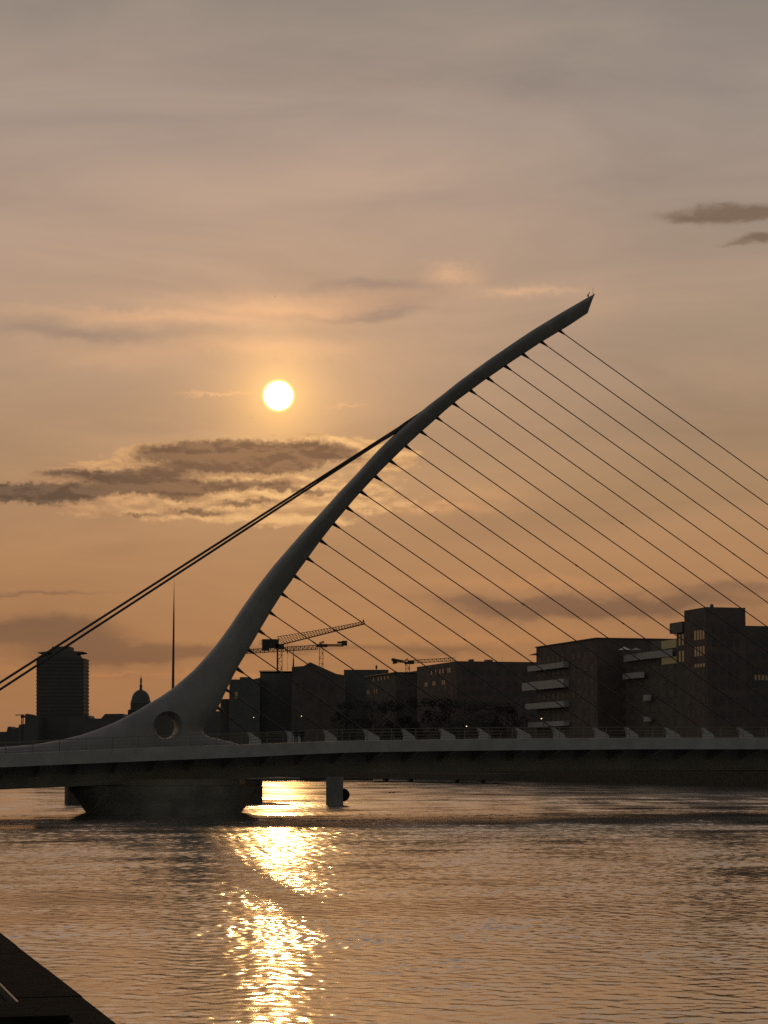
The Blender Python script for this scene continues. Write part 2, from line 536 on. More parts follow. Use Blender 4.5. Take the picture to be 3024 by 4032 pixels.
# ================================================================== SETTING
# ---- water: one polar sheet, really displaced by waves
def make_water():
    rng = np.random.default_rng(11)
    rr = [0.0, 6.0, 14.0, 22.0, 30.0]
    d = 36.0
    while d < 900:
        rr.append(d)
        d += max(0.11, d * (0.0012 if d < 330 else 0.0022))
    rr += [950, 1100, 1400, 2000, 3500, 6000, 9000]
    rr = np.array(rr)
    fine_a = np.linspace(R(-14.5), R(14.5), 680)
    coarse = np.linspace(R(14.5), R(360 - 14.5), 60)[1:-1]
    aa = np.concatenate([fine_a, coarse])
    nr, na = len(rr), len(aa)
    A, D = np.meshgrid(aa, rr)
    X = (D * np.sin(A)).astype(np.float64)
    Y = (D * np.cos(A)).astype(np.float64)
    step = np.maximum(0.11, D * np.where(D < 330, 0.0012, 0.0022))
    Zh = np.zeros_like(X)

    def lown(sx, sy, seed):
        r2 = np.random.default_rng(seed)
        s = np.zeros_like(X)
        for i in range(9):
            th = r2.uniform(0, 2 * np.pi)
            kx, ky = np.cos(th) / sx, np.sin(th) / sy
            f_ = r2.uniform(0.6, 1.8)
            s += np.sin(2 * np.pi * f_ * (kx * X + ky * Y) + r2.uniform(0, 6.28))
        return s / 3.0
    gust = np.clip(1.0 + 0.32 * lown(70, 45, 5) + 0.22 * lown(22, 14, 6) + 0.15 * lown(9, 26, 8), 0.18, 2.0)
    dist_gain = np.clip(0.58 + (D - 40) / 190.0, 0.58, 1.2)
    n = 96
    fams = [np.clip(1.0 + 0.75 * lown(sx_, sy_, 20 + j), 0.12, 2.6) for j, (sx_, sy_) in enumerate(((9, 5), (5, 3), (14, 7), (7, 9)))]
    ZF = [np.zeros_like(X) for _ in fams]
    unres = np.zeros_like(X)
    for i in range(n):
        lam = 0.20 * (1.35 / 0.20) ** ((i + rng.uniform(0, 1)) / n)
        th = rng.normal(R(185), R(68))      # mostly running along the river
        slope = 0.0088 * (lam / 0.9) ** (-0.25)
        amp = slope * lam / (2 * np.pi)
        kx, ky = 2 * np.pi / lam * np.sin(th), 2 * np.pi / lam * np.cos(th)
        # warp phases a little so crests are short and broken
        ph = kx * X + ky * Y + rng.uniform(0, 6.28) + 0.8 * np.sin(0.23 * (X * np.cos(i) + Y * np.sin(i)) + i)
        fade = np.clip((lam / step - 2.0) / 1.2, 0, 1)
        unres += 0.5 * slope ** 2 * (1 - fade ** 2)
        s = np.sin(ph)
        ZF[i % 4] += amp * fade * (s + 0.22 * np.cos(2 * ph))
    for i in range(14):
        lam = rng.uniform(2.8, 8.0)
        th = rng.normal(R(185), R(45))
        amp = 0.0075 * lam / (2 * np.pi) * np.clip((D - 70) / 150.0, 0.15, 1.3)
        Zh += amp * np.sin(2 * np.pi / lam * (np.sin(th) * X + np.cos(th) * Y) + rng.uniform(0, 6.28) + 0.9 * np.sin(0.11 * (X * np.cos(i) + Y * np.sin(i))))
    for fam, zf in zip(fams, ZF):
        Zh += fam * zf
    rough = np.sqrt(0.028 ** 2 + 0.22 * np.sqrt(2 * unres) * gust * dist_gain)
    Zh *= gust * dist_gain
    Zh *= np.clip((1000 - D) / 200, 0, 1)
    Zh[:, len(fine_a):] = 0.0
    Zh[:5, :] = 0.0
    Zh[:, 0] = 0.0
    co = np.stack([X, Y, Zh], -1).reshape(-1, 3).astype(np.float32)
    I = np.arange(nr - 1)[:, None] * na
    J = np.arange(na)[None, :]
    J2 = (J + 1) % na
    q = np.stack([I + J, I + J2, I + na + J2, I + na + J], -1).reshape(-1, 4)[:, ::-1]
    # drop the degenerate row at the centre by lifting it as a tiny ring
    co[:na, 0] = 0.5 * np.sin(aa)
    co[:na, 1] = 0.5 * np.cos(aa)
    me = bpy.data.meshes.new('water')
    me.vertices.add(len(co))
    me.vertices.foreach_set('co', co.ravel())
    me.loops.add(q.size)
    me.loops.foreach_set('vertex_index', q.ravel().astype(np.int32))
    me.polygons.add(len(q))
    me.polygons.foreach_set('loop_start', np.arange(0, q.size, 4, dtype=np.int32))
    me.polygons.foreach_set('loop_total', np.full(len(q), 4, dtype=np.int32))
    me.polygons.foreach_set('use_smooth', np.ones(len(q), dtype=bool))
    me.update(calc_edges=True)
    at = me.attributes.new('ripple', 'FLOAT', 'POINT')
    at.data.foreach_set('value', np.clip(rough, 0.03, 0.4).astype(np.float32).ravel())
    m_ = bpy.data.materials.new('river_water')
    m_.use_nodes = True
    t = NT(m_.node_tree)
    b = t.n('ShaderNodeBsdfPrincipled')
    o = t.n('ShaderNodeOutputMaterial')
    t.t.links.new(b.outputs[0], o.inputs[0])
    b.inputs['Base Color'].default_value = (0.05, 0.045, 0.037, 1)
    b.inputs['Roughness'].default_value = 0.035
    b.inputs['IOR'].default_value = 1.6
    b.inputs['Coat Weight'].default_value = 1.0
    b.inputs['Coat IOR'].default_value = 1.5
    an = t.n('ShaderNodeAttribute')
    an.attribute_name = 'ripple'
    t.t.links.new(an.outputs['Fac'], b.inputs['Roughness'])
    t.t.links.new(an.outputs['Fac'], b.inputs['Coat Roughness'])
    tc = t.n('ShaderNodeTexCoord').outputs['Object']
    bp = t.n('ShaderNodeBump')
    bp.inputs['Strength'].default_value = 1.0
    bp.inputs['Distance'].default_value = 0.004
    t.put(bp.inputs['Height'], t.noise(tc, scale=4.5, detail=3, rough=0.55)[0])
    t.t.links.new(bp.outputs[0], b.inputs['Normal'])
    t.t.links.new(bp.outputs[0], b.inputs['Coat Normal'])
    ob = link('water', me, m_)
    tag(ob, kind='structure')
    return ob


make_water()

# ---- ground under everything
g = MB()
g.add([(-12000, -12000, -4), (12000, -12000, -4), (12000, 12000, -4), (-12000, 12000, -4)], [(0, 1, 2, 3)])
tag(g.build('ground', 'land'), kind='structure')

# ---- near quay: paving, coping, wall
E0 = 2.06                        # edge is this far to the river side of the eye
TOPZ = H - 1.6
g = MB()
g.box(Vector((0, 0, 0)), RD, RN, Z, -60, 150, -60, E0 - 0.50, TOPZ - 3, TOPZ - 0.05)
tag(g.build('pavement', 'land'), kind='structure')
qw = empty('quay_wall', uv(20, E0, 0), 'near stone quay wall with worn granite coping at the bottom left corner', 'quay wall')
for k in range(-6, 60):
    g = MB()
    u0 = k * 2.2
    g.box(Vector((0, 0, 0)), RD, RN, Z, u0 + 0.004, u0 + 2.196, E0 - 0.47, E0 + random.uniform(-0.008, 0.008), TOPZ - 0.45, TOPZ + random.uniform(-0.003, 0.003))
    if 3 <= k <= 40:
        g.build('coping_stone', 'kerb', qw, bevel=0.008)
g = MB()
g.box(Vector((0, 0, 0)), RD, RN, Z, 2, 185, E0 - 0.45, E0 - 0.12, -3.5, TOPZ - 0.46)
g.build('wall_face', 'stone', qw)
g = MB()
g.box(Vector((0, 0, 0)), RD, RN, Z, 4, 95, E0 - 0.492, E0 - 0.476, TOPZ - 0.3, TOPZ + 0.012)
g.build('steel_edging', 'rail', qw)

bp_ = P(40, HY, 10.3)
g = MB()
g.box(Vector((bp_.x, bp_.y, 0)), RD, RN, Z, -0.3, 0.3, -0.12, 0.24, TOPZ - 0.05, TOPZ + 0.42)
bb = empty('bollard', (bp_.x, bp_.y, TOPZ - 0.05), 'squat dark bollard block on the near quay in the bottom left corner', 'bollard')
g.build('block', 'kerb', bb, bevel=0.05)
g = MB()
g.box(Vector((bp_.x, bp_.y, 0)), RD, RN, Z, -0.33, 0.33, -0.15, 0.27, TOPZ + 0.421, TOPZ + 0.47)
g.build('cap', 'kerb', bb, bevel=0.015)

# ---- far bank: land, quay wall
V_WALL = 196.0
g = MB()
g.box(Vector((0, 0, 0)), RD, RN, Z, 120, 3000, V_WALL + 1.2, 900, -3, 3.55)
tag(g.build('far_bank', 'land'), kind='structure')
fw = empty('quay_wall', uv(400, V_WALL, 0), 'long dark stone quay wall on the far bank behind the bridge deck', 'quay wall')
g = MB()
g.box(Vector((0, 0, 0)), RD, RN, Z, 120, 1500, V_WALL, V_WALL + 1.18, -3, 3.4)
g.build('wall_face', 'stone', fw)
g = MB()
g.box(Vector((0, 0, 0)), RD, RN, Z, 120, 1500, V_WALL - 0.12, V_WALL + 1.1, 3.403, 3.75)
g.build('coping', 'kerb', fw)
# south bank beyond the bridge
g = MB()
g.box(Vector((0, 0, 0)), RD, RN, Z, 150, 3000, -700, E0 - 1.65, -3, 3.45)
tag(g.build('near_bank', 'land'), kind='structure')

# ================================================================== THE BRIDGE
PO = P(700, HY, 224)
PO.z = 0
BE = RN.copy()                    # along the bridge, to the far bank
BW = RD.copy()                    # across the deck, away from the camera
HWD = 13.5
bridge = empty('cable_stayed_bridge', PO, 'white cable stayed bridge with a curved leaning pylon over the river', 'bridge')


def tproj(px, off):
    """bridge coordinate t where column px meets the deck line at offset off"""
    p = onplane(px, HY, PO + BW * off, BW)
    return (p - PO).dot(BE)


def zprof(table, off):
    """table of (px, py) -> function t -> z on the vertical plane at offset off"""
    pts = []
    for px, py in table:
        p = onplane(px, py, PO + BW * off, BW)
        pts.append(((p - PO).dot(BE), p.z))
    ts = [a for a, b in pts]
    zs = [b for a, b in pts]
    return lambda t: float(np.interp(t, ts, zs))


z_top = zprof([(-900, 2990), (0, 2971), (300, 2957), (640, 2943), (1000, 2931), (1200, 2923), (1400, 2917), (1900, 2910), (2500, 2906), (3024, 2906), (3700, 2911)], -HWD)
z_bot = zprof([(-900, 3045), (0, 3022), (300, 3008), (640, 2994), (1000, 2980), (1200, 2970), (1400, 2962), (1900, 2955), (2500, 2950), (3024, 2950), (3700, 2953)], -HWD)
z_gir = zprof([(-900, 3125), (0, 3110), (290, 3097), (640, 3082), (985, 3065), (1200, 3054), (1400, 3047), (1900, 3038), (2500, 3032), (3024, 3032), (3700, 3030)], -6.0)
T0, T1 = -34.0, 134.0
ts = [T0 + (T1 - T0) * i / 84 for i in range(85)]


def sweep(sections, name, material, smooth=False, lo=T0, hi=T1, bevel=0):
    """sections(t) -> list of (w, z)"""
    g_ = MB()
    rings = []
    for t in ts:
        if lo - 0.01 <= t <= hi + 0.01:
            rings.append([PO + BE * t + BW * a + Z * b for a, b in sections(t)])
    g_.loft(rings)
    return g_.build(name, material, bridge, smooth=smooth)


for sgn in (-1, 1):
    sweep(lambda t, s=sgn: [(s * HWD, z_bot(t)), (s * HWD, z_top(t)), (s * (HWD - 0.25), z_top(t) + 0.03), (s * (HWD - 0.55), z_top(t)), (s * (HWD - 0.55), z_bot(t) + 0.05)], 'edge_beam', 'fascia')
sweep(lambda t: [(-HWD + 0.56, z_bot(t) + 0.28), (-HWD + 0.56, z_top(t) - 0.22), (0, z_top(t) - 0.05), (HWD - 0.56, z_top(t) - 0.22), (HWD - 0.56, z_bot(t) + 0.28)], 'deck_slab', 'asphalt')
sweep(lambda t: [(-7.2, z_bot(t) + 0.27), (-6.0, z_gir(t) + 0.12), (-5.7, z_gir(t)), (5.7, z_gir(t)), (6.0, z_gir(t) + 0.12), (7.2, z_bot(t) + 0.27)], 'box_girder', 'soffit')
# lower flange lip of the girder
sweep(lambda t: [(-6.12, z_gir(t) + 0.03), (-6.12, z_gir(t) + 0.10), (-5.98, z_gir(t) + 0.10), (-5.98, z_gir(t) + 0.03)], 'girder_flange', 'rail')
t = -30.0
while t < 78:
    g = MB()
    zt, zb = z_bot(t) + 0.27, z_gir(t)
    for s in (-1,):
        pts = [PO + BE * t + BW * (s * 6.7) + Z * (zb + (zt - zb) * 0.45), PO + BE * t + BW * (s * 7.1) + Z * zt,
               PO + BE * t + BW * (s * (HWD - 0.6)) + Z * zt, PO + BE * t + BW * (s * (HWD - 0.6)) + Z * (zt - 0.22)]
        g.prism(pts, BE * 0.16)
        g.build('rib', 'soffit', bridge)
    t += 3.7

# railings
for sgn in (-1, 1):
    g = MB()
    for i in range(len(ts) - 1):
        a, b = ts[i], ts[i + 1]
        for hh, rr_ in ((1.12, 0.07), (0.78, 0.035), (0.46, 0.035), (0.16, 0.035)):
            g.bar(PO + BE * a + BW * (sgn * (HWD - 0.35)) + Z * (z_top(a) + hh), PO + BE * b + BW * (sgn * (HWD - 0.35)) + Z * (z_top(b) + hh), rr_, rr_)
    t = T0 + 0.4
    while t < T1:
        q = PO + BE * t + BW * (sgn * (HWD - 0.35)) + Z * z_top(t)
        g.bar(q, q + Z * 1.12, 0.07, 0.05)
        t += 2.5
    g.build('railing', 'rail', bridge)

# pylon ------------------------------------------------------------
PN = BW


def pp(px, py, off=0.0):
    return onplane(px, py, PO + BW * off, PN)


st = [  # (left/top edge), (right/bottom edge), half thickness across the deck
    ((2344, 1155), (2341, 1158), 0.10), ((2329, 1163), (2327, 1195), 0.75), ((2314, 1171), (2314, 1233), 0.95), ((2217, 1227), (2232, 1287), 1.05), ((2103, 1296), (2127, 1350), 1.12),
    ((2045, 1334), (2077, 1383), 1.16), ((1982, 1377), (2012, 1426), 1.20), ((1922, 1418), (1958, 1463), 1.25), ((1862, 1462), (1904, 1500), 1.30),
    ((1806, 1503), (1850, 1540), 1.35), ((1753, 1546), (1800, 1577), 1.40), ((1700, 1586), (1750, 1619), 1.45), ((1651, 1626), (1705, 1660), 1.50),
    ((1606, 1664), (1658, 1701), 1.55), ((1556, 1709), (1596, 1758), 1.60), ((1493, 1770), (1536, 1817), 1.65), ((1450, 1817), (1500, 1853), 1.70),
    ((1409, 1863), (1455, 1900), 1.75), ((1345, 1930), (1394, 1967), 1.85), ((1261, 2024), (1322, 2053), 1.95), ((1220, 2067), (1286, 2098), 2.00),
    ((1177, 2115), (1250, 2145), 2.00), ((1135, 2163), (1212, 2198), 2.00), ((1085, 2221), (1172, 2252), 2.00), ((1050, 2265), (1142, 2296), 2.00), ((1008, 2320), (1107, 2343), 2.00), ((965, 2381), (1068, 2404), 2.00),
    ((937, 2422), (1042, 2447), 2.00), ((910, 2463), (1015, 2492), 2.00), ((880, 2504), (988, 2538), 2.00), ((850, 2544), (958, 2588), 2.00),
    ((825, 2573), (935, 2626), 2.00), ((798, 2603), (912, 2668), 2.00), ((765, 2638), (892, 2710), 2.00), ((723, 2675), (872, 2752), 2.00),
    ((681, 2710), (853, 2793), 2.00), ((636, 2741), (833, 2823), 2.00), ((590, 2768), (813, 2848), 2.00), ((545, 2795), (800, 2866), 2.00),
    ((500, 2820), (797, 2879), 2.00), ((450, 2845), (805, 2892), 2.00), ((390, 2870), (826, 2903), 2.00), ((320, 2894), (862, 2911), 2.00),
    ((240, 2913), (905, 2920), 2.00), ((150, 2929), (938, 2930), 2.00), ((50, 2939), (938, 2946), 2.00), ((-120, 2949), (930, 2990), 2.00), ((-300, 2962), (900, 3010), 2.00)]
rings = []
NS = 28
for (l, r, th) in st:
    a, b = pp(*l), pp(*r)
    c = (a + b) / 2
    hx = (b - a) / 2
    ring = []
    kk = min(1.0, max(0.0, (b.z - 12.0) / 12.0))
    for k in range(NS):
        q = 2 * math.pi * k / NS
        cc, ss = math.cos(q), math.sin(q)
        e = 0.72
        sx = math.copysign(abs(cc) ** e, cc)
        sy = math.copysign(abs(ss) ** e, ss)
        ring.append(c + hx * sx + BW * (th * sy * (1 - 0.42 * kk * (sx + 1))))
    rings.append(ring)
g = MB()
g.loft(rings)
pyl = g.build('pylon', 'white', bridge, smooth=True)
# oval eye through the pylon's foot: cutter flares outwards on both faces
hc = pp(648, 2862)
sc_ = (pp(693, 2862) - hc).length
szz = (pp(648, 2815) - hc).length
g = MB()
rings = []
for off, k_ in ((-5, 2.2), (-2.2, 1.42), (-1.65, 1.12), (-1.1, 1.0), (1.1, 1.0), (1.65, 1.12), (2.2, 1.42), (5, 2.2)):
    rings.append([hc + BW * off + BE * (sc_ * k_ * math.cos(2 * math.pi * j / 40)) + Z * (szz * k_ * math.sin(2 * math.pi * j / 40)) for j in range(40)])
g.loft(rings)
cut = g.build('cutter', 'white', bridge)
cut.hide_render = True
bo = pyl.modifiers.new('eye', 'BOOLEAN')
bo.operation = 'DIFFERENCE'
bo.solver = 'EXACT'
bo.object = cut
bpy.context.view_layer.update()
dg = bpy.context.evaluated_depsgraph_get()
newme = bpy.data.meshes.new_from_object(pyl.evaluated_get(dg))
pyl.modifiers.clear()
pyl.data = newme
bpy.data.objects.remove(cut)
for p_ in newme.polygons:
    p_.use_smooth = True
newme.set_sharp_from_angle(angle=R(32))

# cables
pyl_anchor = [(x * 1.8228, y * 1.8228) for x, y in [
    (1208, 713), (1170, 738), (1131, 765), (1093, 791), (1055, 817), (1017, 843), (980, 871), (943, 901), (910, 932), (877, 963), (845, 996), (813, 1030),
    (782, 1063), (751, 1097), (722, 1132), (694, 1168), (665, 1206), (637, 1244), (609, 1282), (583, 1322), (560, 1362), (537, 1403), (514, 1445), (487, 1488), (470, 1527)]]
tips = [4392, 4259, 4125, 3990, 3856, 3722, 3588, 3455, 3321, 3188, 3046, 2905, 2763, 2617, 2464, 2335, 2176, 2030, 1881, 1729, 1583, 1430, 1275, 1125, 976]
hoods = []
for k, ((ax, ay), tx) in enumerate(zip(pyl_anchor, tips)):
    a = pp(ax - 6, ay - 3)
    tt = (pp(tx, 2862) - PO).dot(BE)
    zb = z_top(tt) - 0.1
    e_ = PO + BE * tt + Z * (zb + 1.35)
    dirn = (e_ - a).normalized()
    L = (e_ - a).length
    g = MB()
    rc = 0.058
    g.tube([a - dirn * 0.6, a + dirn * 0.25, a + dirn * 0.45, a + dirn * 0.95, a + dirn * 1.0, e_ - dirn * 0.4, e_ + dirn * 0.6],
           [0.24, 0.20, 0.16, 0.08, rc, rc, rc], n=8)
    if k % 3 != 2:      # sheath joint
        q = 0.25 + 0.5 * ((k * 37) % 100) / 100
        g.tube([a + dirn * (L * q - 0.15), a + dirn * (L * q + 0.15)], [rc * 1.35, rc * 1.35], n=8)
    g.build('stay_cable', 'cable', bridge, smooth=True)
    # anchor hood on the deck
    s = 224 / F * 1.02
    wide = 1.0 if k % 2 else 0.8
    prof = [(0, 0), (20, 7), (45, 21), (55, 24), (70, 36), (67, 54), (14, 54), (15, 32), (11, 20)]
    g = MB()
    base = e_ - dirn * 0.15
    pts = [base + BE * (x * s * wide) - Z * (y * s) for x, y in prof]
    g.prism([q - BW * 0.32 for q in pts], BW * 0.64)
    g.build('anchor_hood', 'hood', bridge, bevel=0.05)

# backstays (two runs, tied back to the deck end)
for (x0, y0, x1, y1) in ((1668, 1622, 0, 2688), (1600, 1672, 0, 2715)):
    a = pp(x0, y0)
    b = pp(x1, y1)
    d = (b - a).normalized()
    k = (a.z - 5.4) / -d.z
    g = MB()
    g.tube([a, a + d * 2.5, a + d * 3.2, a + d * k], [0.22, 0.18, 0.128, 0.128], n=10)
    g.build('backstay', 'cable', bridge, smooth=True)

# pylon-top fittings
g = MB()
a = pp(2335, 1158)
g.tube([a - Z * 0.2, a + Z * 0.15, a + Z * 0.18, a + Z * 0.78], [0.03, 0.03, 0.018, 0.008], n=6)
g.build('lightning_rod', 'cable', bridge)
g = MB()
a = pp(2317, 1172)
g.tube([a - Z * 0.1, a + Z * 0.18, a + Z * 0.3 - BE * 0.02], [0.06, 0.05, 0.05], n=8)
g.tube([a + Z * 0.12 - BE * 0.06, a + Z * 0.32 - BE * 0.05, a + Z * 0.40 + BE * 0.02], [0.08, 0.09, 0.05], n=8)
g.tube([a + Z * 0.36 + BE * 0.02, a + Z * 0.5 + BE * 0.12], [0.025, 0.02], n=6)
g.lathe(a + Z * 0.46 + BE * 0.13, [(0.01, 0.0), (0.055, 0.03), (0.06, 0.1), (0.03, 0.16), (0.005, 0.17)], n=10)
g.build('beacon', 'cable', bridge)

# road lamps along the deck are hidden by the parapet; deck abutments
g = MB()
g.box(PO, BE, BW, Z, T0 - 8, T0 - 0.02, -HWD - 1, HWD + 1, -3, z_bot(T0) + 0.2)
ab = g.build('abutment', 'concrete', bridge)

# ---- piers
pc = P(648, HY, 224)
pier = empty('bridge_pier', (pc.x, pc.y, 0), 'massive round dark concrete pier under the pylon, narrowing towards the waterline', 'bridge pier')
g = MB()
g.lathe((pc.x, pc.y, 0), [(6.9, -3), (7.85, 0.0), (8.9, 1.4), (9.6, 2.3), (9.7, 2.75)], n=56)
g.build('drum', 'concrete', pier, smooth=True)
g = MB()
g.lathe((pc.x, pc.y, 0), [(8.2, 2.76), (8.2, 3.4)], n=40)
g.build('bearing_ring', 'soffit', pier)

fp = empty('fender_platform', P(640, HY, 275).xy.to_3d(), 'low dark timber fender platform standing behind the round pier', 'fender platform')
c0 = P(640, HY, 275)
c0.z = 0
half = 397 / F * 275 * 0.965
g = MB()
g.box(c0, BE, BW, Z, -half + 0.1, half - 0.1, -3, 0, -3, 2.95)
g.build('timber_wall', 'timber', fp)
g = MB()
g.box(c0, BE, BW, Z, -half, half, -3.2, 4, 2.954, 3.15)
g.box(c0, BE, BW, Z, half + 0.005, half + 5.6, 1, 22, 2.95, 3.12)
g.build('walkway', 'concrete', fp)
for k in range(0):
    g = MB()
    q = c0 + BE * (-half + 0.15 + k * (2 * half - 0.3) / 8) - BW * 3.3
    g.tube([q - Z * 3, q + Z * 2.2], 0.24, n=10)
    g.build('pile', 'timber', fp, smooth=True)

dp = P(1318, HY, 261)
dp.z = 0
dol = empty('mooring_dolphin', dp, 'square dark pile with a round fender wheel, right of the main pier', 'mooring dolphin')
wd = 33 / F * 261
g = MB()
g.box(dp, Vector((1, 0, 0)), Vector((0, 1, 0)), Z, -wd, wd, -0.9, 0.9, -3, 3.3)
g.build('shaft', 'concrete', dol, bevel=0.05)
g = MB()
c = dp + Vector((wd + 0.02, -0.3, zat(3130, 261)))
g.loft([[c + Vector((0.76 * math.cos(2 * math.pi * k / 24), off, 0.77 * math.sin(2 * math.pi * k / 24))) for k in range(24)] for off in (-0.25, 0.55)])
g.build('fender_wheel', 'rubber', dol, bevel=0.08)

# ---- jetty near the far bank
JD = 440
jl = P(1180, HY, 615)
jr = P(1975, HY, 525)
jl.z = jr.z = 0
jd = (jr - jl).normalized()
jn = Vector((-jd.y, jd.x, 0))
jet = empty('jetty', jl, 'long low dark jetty on piles seen beneath the bridge deck', 'jetty')
L = (jr - jl).length
g = MB()
g.box(jl, jd, jn, Z, 0, L, 0, 5, 0.87, 2.4)
g.build('jetty_deck', 'timber', jet)
g = MB()
g.box(jl, jd, jn, Z, L * 0.40, L, 0.4, 0.8, 0.06, 0.26)
g.build('floating_boom', 'timber', jet)
for px in (1510, 1607, 1788, 1890):
    # along the jetty line at that column
    d = ray(px, HY)
    k = d.x / d.y
    s = (k * jl.y - jl.x) / (jd.x - k * jd.y)
    q = jl + jd * s
    g = MB()
    g.box(q, jd, jn, Z, -0.55, 0.55, 0.1, 1.2, -3, 0.866)
    g.build('pile', 'timber', jet)
# low pontoon wall left of the jetty
pn = MB()
q = P(980, HY, 622)
q.z = 0
pn.box(q, Vector((1, 0, 0)), Vector((0, 1, 0)), Z, 0, 35, 0, 6, -1, 1.9)
tag(pn.build('pontoon', 'timber', origin=q, bevel=0.1), 'flat dark pontoon moored far behind the bridge, left of the jetty', 'pontoon')

# ================================================================== FAR BANK BUILDINGS
def building(name, label, u_px, v0, width, depth_u, ztop, material, parapet=0.0, group=None, zb=3.5):
    """box whose nearest corner is at column u_px on the line v0; it runs depth_u up the river and width inland"""
    c = at_v(u_px, v0)
    root = empty(name, (c.x, c.y, zb), label, 'building', group)
    g_ = MB()
    o = Vector((c.x, c.y, 0))
    g_.box(o, RD, RN, Z, 0, depth_u, 0, width, zb, ztop)
    g_.build('wall', material, root)
    return root, o


def zroof(px, py, v0=212.0):
    return P(px, py, at_v(px, v0).y).z


def lenu(px_corner, px_left, v0=212.0):
    return (at_v(px_left, v0) - at_v(px_corner, v0)).length


def river_panel(g_, o, ua, ub, z0, z1, prot=0.08, inset=0.0):
    g_.box(o, RD, RN, Z, ua, ub, -prot, inset, z0, z1)


def east_panel(g_, o, va, vb, z0, z1, prot=0.08):
    g_.box(o, RD, RN, Z, -prot, 0.0, va, vb, z0, z1)


def window(root, face, o, a, b, z0, z1, mt='glass'):
    g_ = MB()
    (river_panel if face == 'r' else east_panel)(g_, o, a, b, z0, z1, 0.06)
    f = g_.build('window', mt, root)
    return f


def win_grid(root, o, face, a0, a1, n, zs, h, frac=0.5, mt='glass'):
    for z in zs:
        for i in range(n):
            s = (a1 - a0) / n
            a = a0 + s * (i + 0.5 - frac / 2)
            window(root, face, o, a, a + s * frac, z, z + h, mt)


# B2 tower at the right
zt = zroof(2790, 2390)
root, o = building('office_block', 'tall dark corner tower with painted sky glow in its top windows at the right edge of the skyline', 2790, 212, 10.2, lenu(2790, 2703), zt, 'brick')
g = MB(); g.lathe(P(2803, 2391, 524), [(0.45, 0), (0.45, 0.35), (0.40, 0.55), (0.2, 0.75), (0.02, 0.8)], n=14); g.build('roof_vent', 'cladding', root)
U = lenu(2790, 2703)
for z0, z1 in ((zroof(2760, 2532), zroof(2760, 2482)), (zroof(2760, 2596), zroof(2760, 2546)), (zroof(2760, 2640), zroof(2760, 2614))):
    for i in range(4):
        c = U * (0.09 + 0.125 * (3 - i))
        window(root, 'r', o, c, c + U * 0.075, z0 + 0.8, z1, 'lit')  # panes glow in place of the sky they mirror
win_grid(root, o, 'e', 1.0, 9.0, 4, [zt - 6 - 3.4 * i for i in range(7)], 1.7, 0.5)
win_grid(root, o, 'r', 0.4, U - 0.6, 4, [zt - 16 - 3.4 * i for i in range(4)], 1.7, 0.5)
# shoulder block left of the tower, with its overhanging top box
zt2 = zroof(2703, 2446)
root, o = building('office_block', 'narrow shoulder block with an overhanging top box, left of the tall corner tower', 2703, 212.5, 9.7, lenu(2703, 2672), zt2 - 2.6, 'brick2')
U = lenu(2703, 2672)
g = MB(); g.box(o, RD, RN, Z, 0.0, lenu(2703, 2653), -0.6, 8, zt2 - 2.595, zt2); g.build('top_box', 'cladding', root)
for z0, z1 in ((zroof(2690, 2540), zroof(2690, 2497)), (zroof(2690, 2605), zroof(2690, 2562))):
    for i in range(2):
        window(root, 'r', o, U * (0.1 + 0.42 * i), U * (0.3 + 0.42 * i), z0, z1, 'lit')  # sky reflection painted as a weak glow
# B1 lower wing at the far right
zt = zroof(2950, 2437)
c = at_v(2790, 212) + RN * 10.25
root = empty('office_block', (c.x, c.y, 3.5), 'flat roofed dark wing at the right frame edge, one window with painted sky glow', 'building')
o = Vector((c.x, c.y, 0)) + RD * 0.3
g = MB(); g.box(o, RD, RN, Z, 0, 16, 0, 30, 3.5, zt); g.build('wall', 'brick2', root)
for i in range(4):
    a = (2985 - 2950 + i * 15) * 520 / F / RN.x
    window(root, 'e', o, a, a + 0.5, P(3000, 2674, 520).z, P(3000, 2654, 520).z, 'lit')  # glow painted on the glass, imitating sky
win_grid(root, o, 'e', 1.0, 14, 5, [zt - 4.5 - 3.4 * i for i in range(7)], 1.6, 0.5)

# B3 apartment block with balconies
zt = zroof(2355, 2514)
U = lenu(2355, 2115)
root, o = building('apartment_block', 'dark apartment block with pale balconies and a thin projecting roof canopy', 2355, 212, 21.8, U, zt, 'brick')
g = MB(); g.box(o, RD, RN, Z, -0.3, U + 0.3, -0.4, 22, zt + 0.004, zt + 0.25); g.build('roof', 'cladding', root)
g = MB()
a = at_v(2115, 211.4)
g.prism([Vector((a.x, a.y, zroof(2115, 2571, 211.4))), Vector((a.x, a.y, zroof(2115, 2578, 211.4))), Vector((a.x, a.y, zroof(2115, 2577, 211.4))) + RD * 7.0 + Z * 0.1, Vector((a.x, a.y, zroof(2115, 2575, 211.4))) + RD * 7.0], RN * 6)
g.build('roof_canopy', 'cladding', root)
for i, (y0, y1, xl) in enumerate(((2606, 2628, 2100), (2672, 2706, 2078), (2760, 2784, 2090), (2838, 2858, 2100))):
    ua, ub = lenu(2355, 2243), lenu(2355, xl)
    g = MB()
    z1, z0 = zroof(2243, y0), zroof(2243, y1)
    g.box(o, RD, RN, Z, ua, ub, -1.6, -1.5, z0, z1)
    g.box(o, RD, RN, Z, ua, ua + 0.1, -1.495, 0, z0, z1)
    f = g.build('balcony', 'balcony', root)
    g = MB(); g.box(o, RD, RN, Z, ua + 0.11, ub, -1.495, -0.01, z0, z0 + 0.18); g.build('balcony_floor', 'render', f)
win_grid(root, o, 'r', 1.0, U * 0.42, 4, [zt - 5 - 3.5 * i for i in range(7)], 1.7, 0.55)
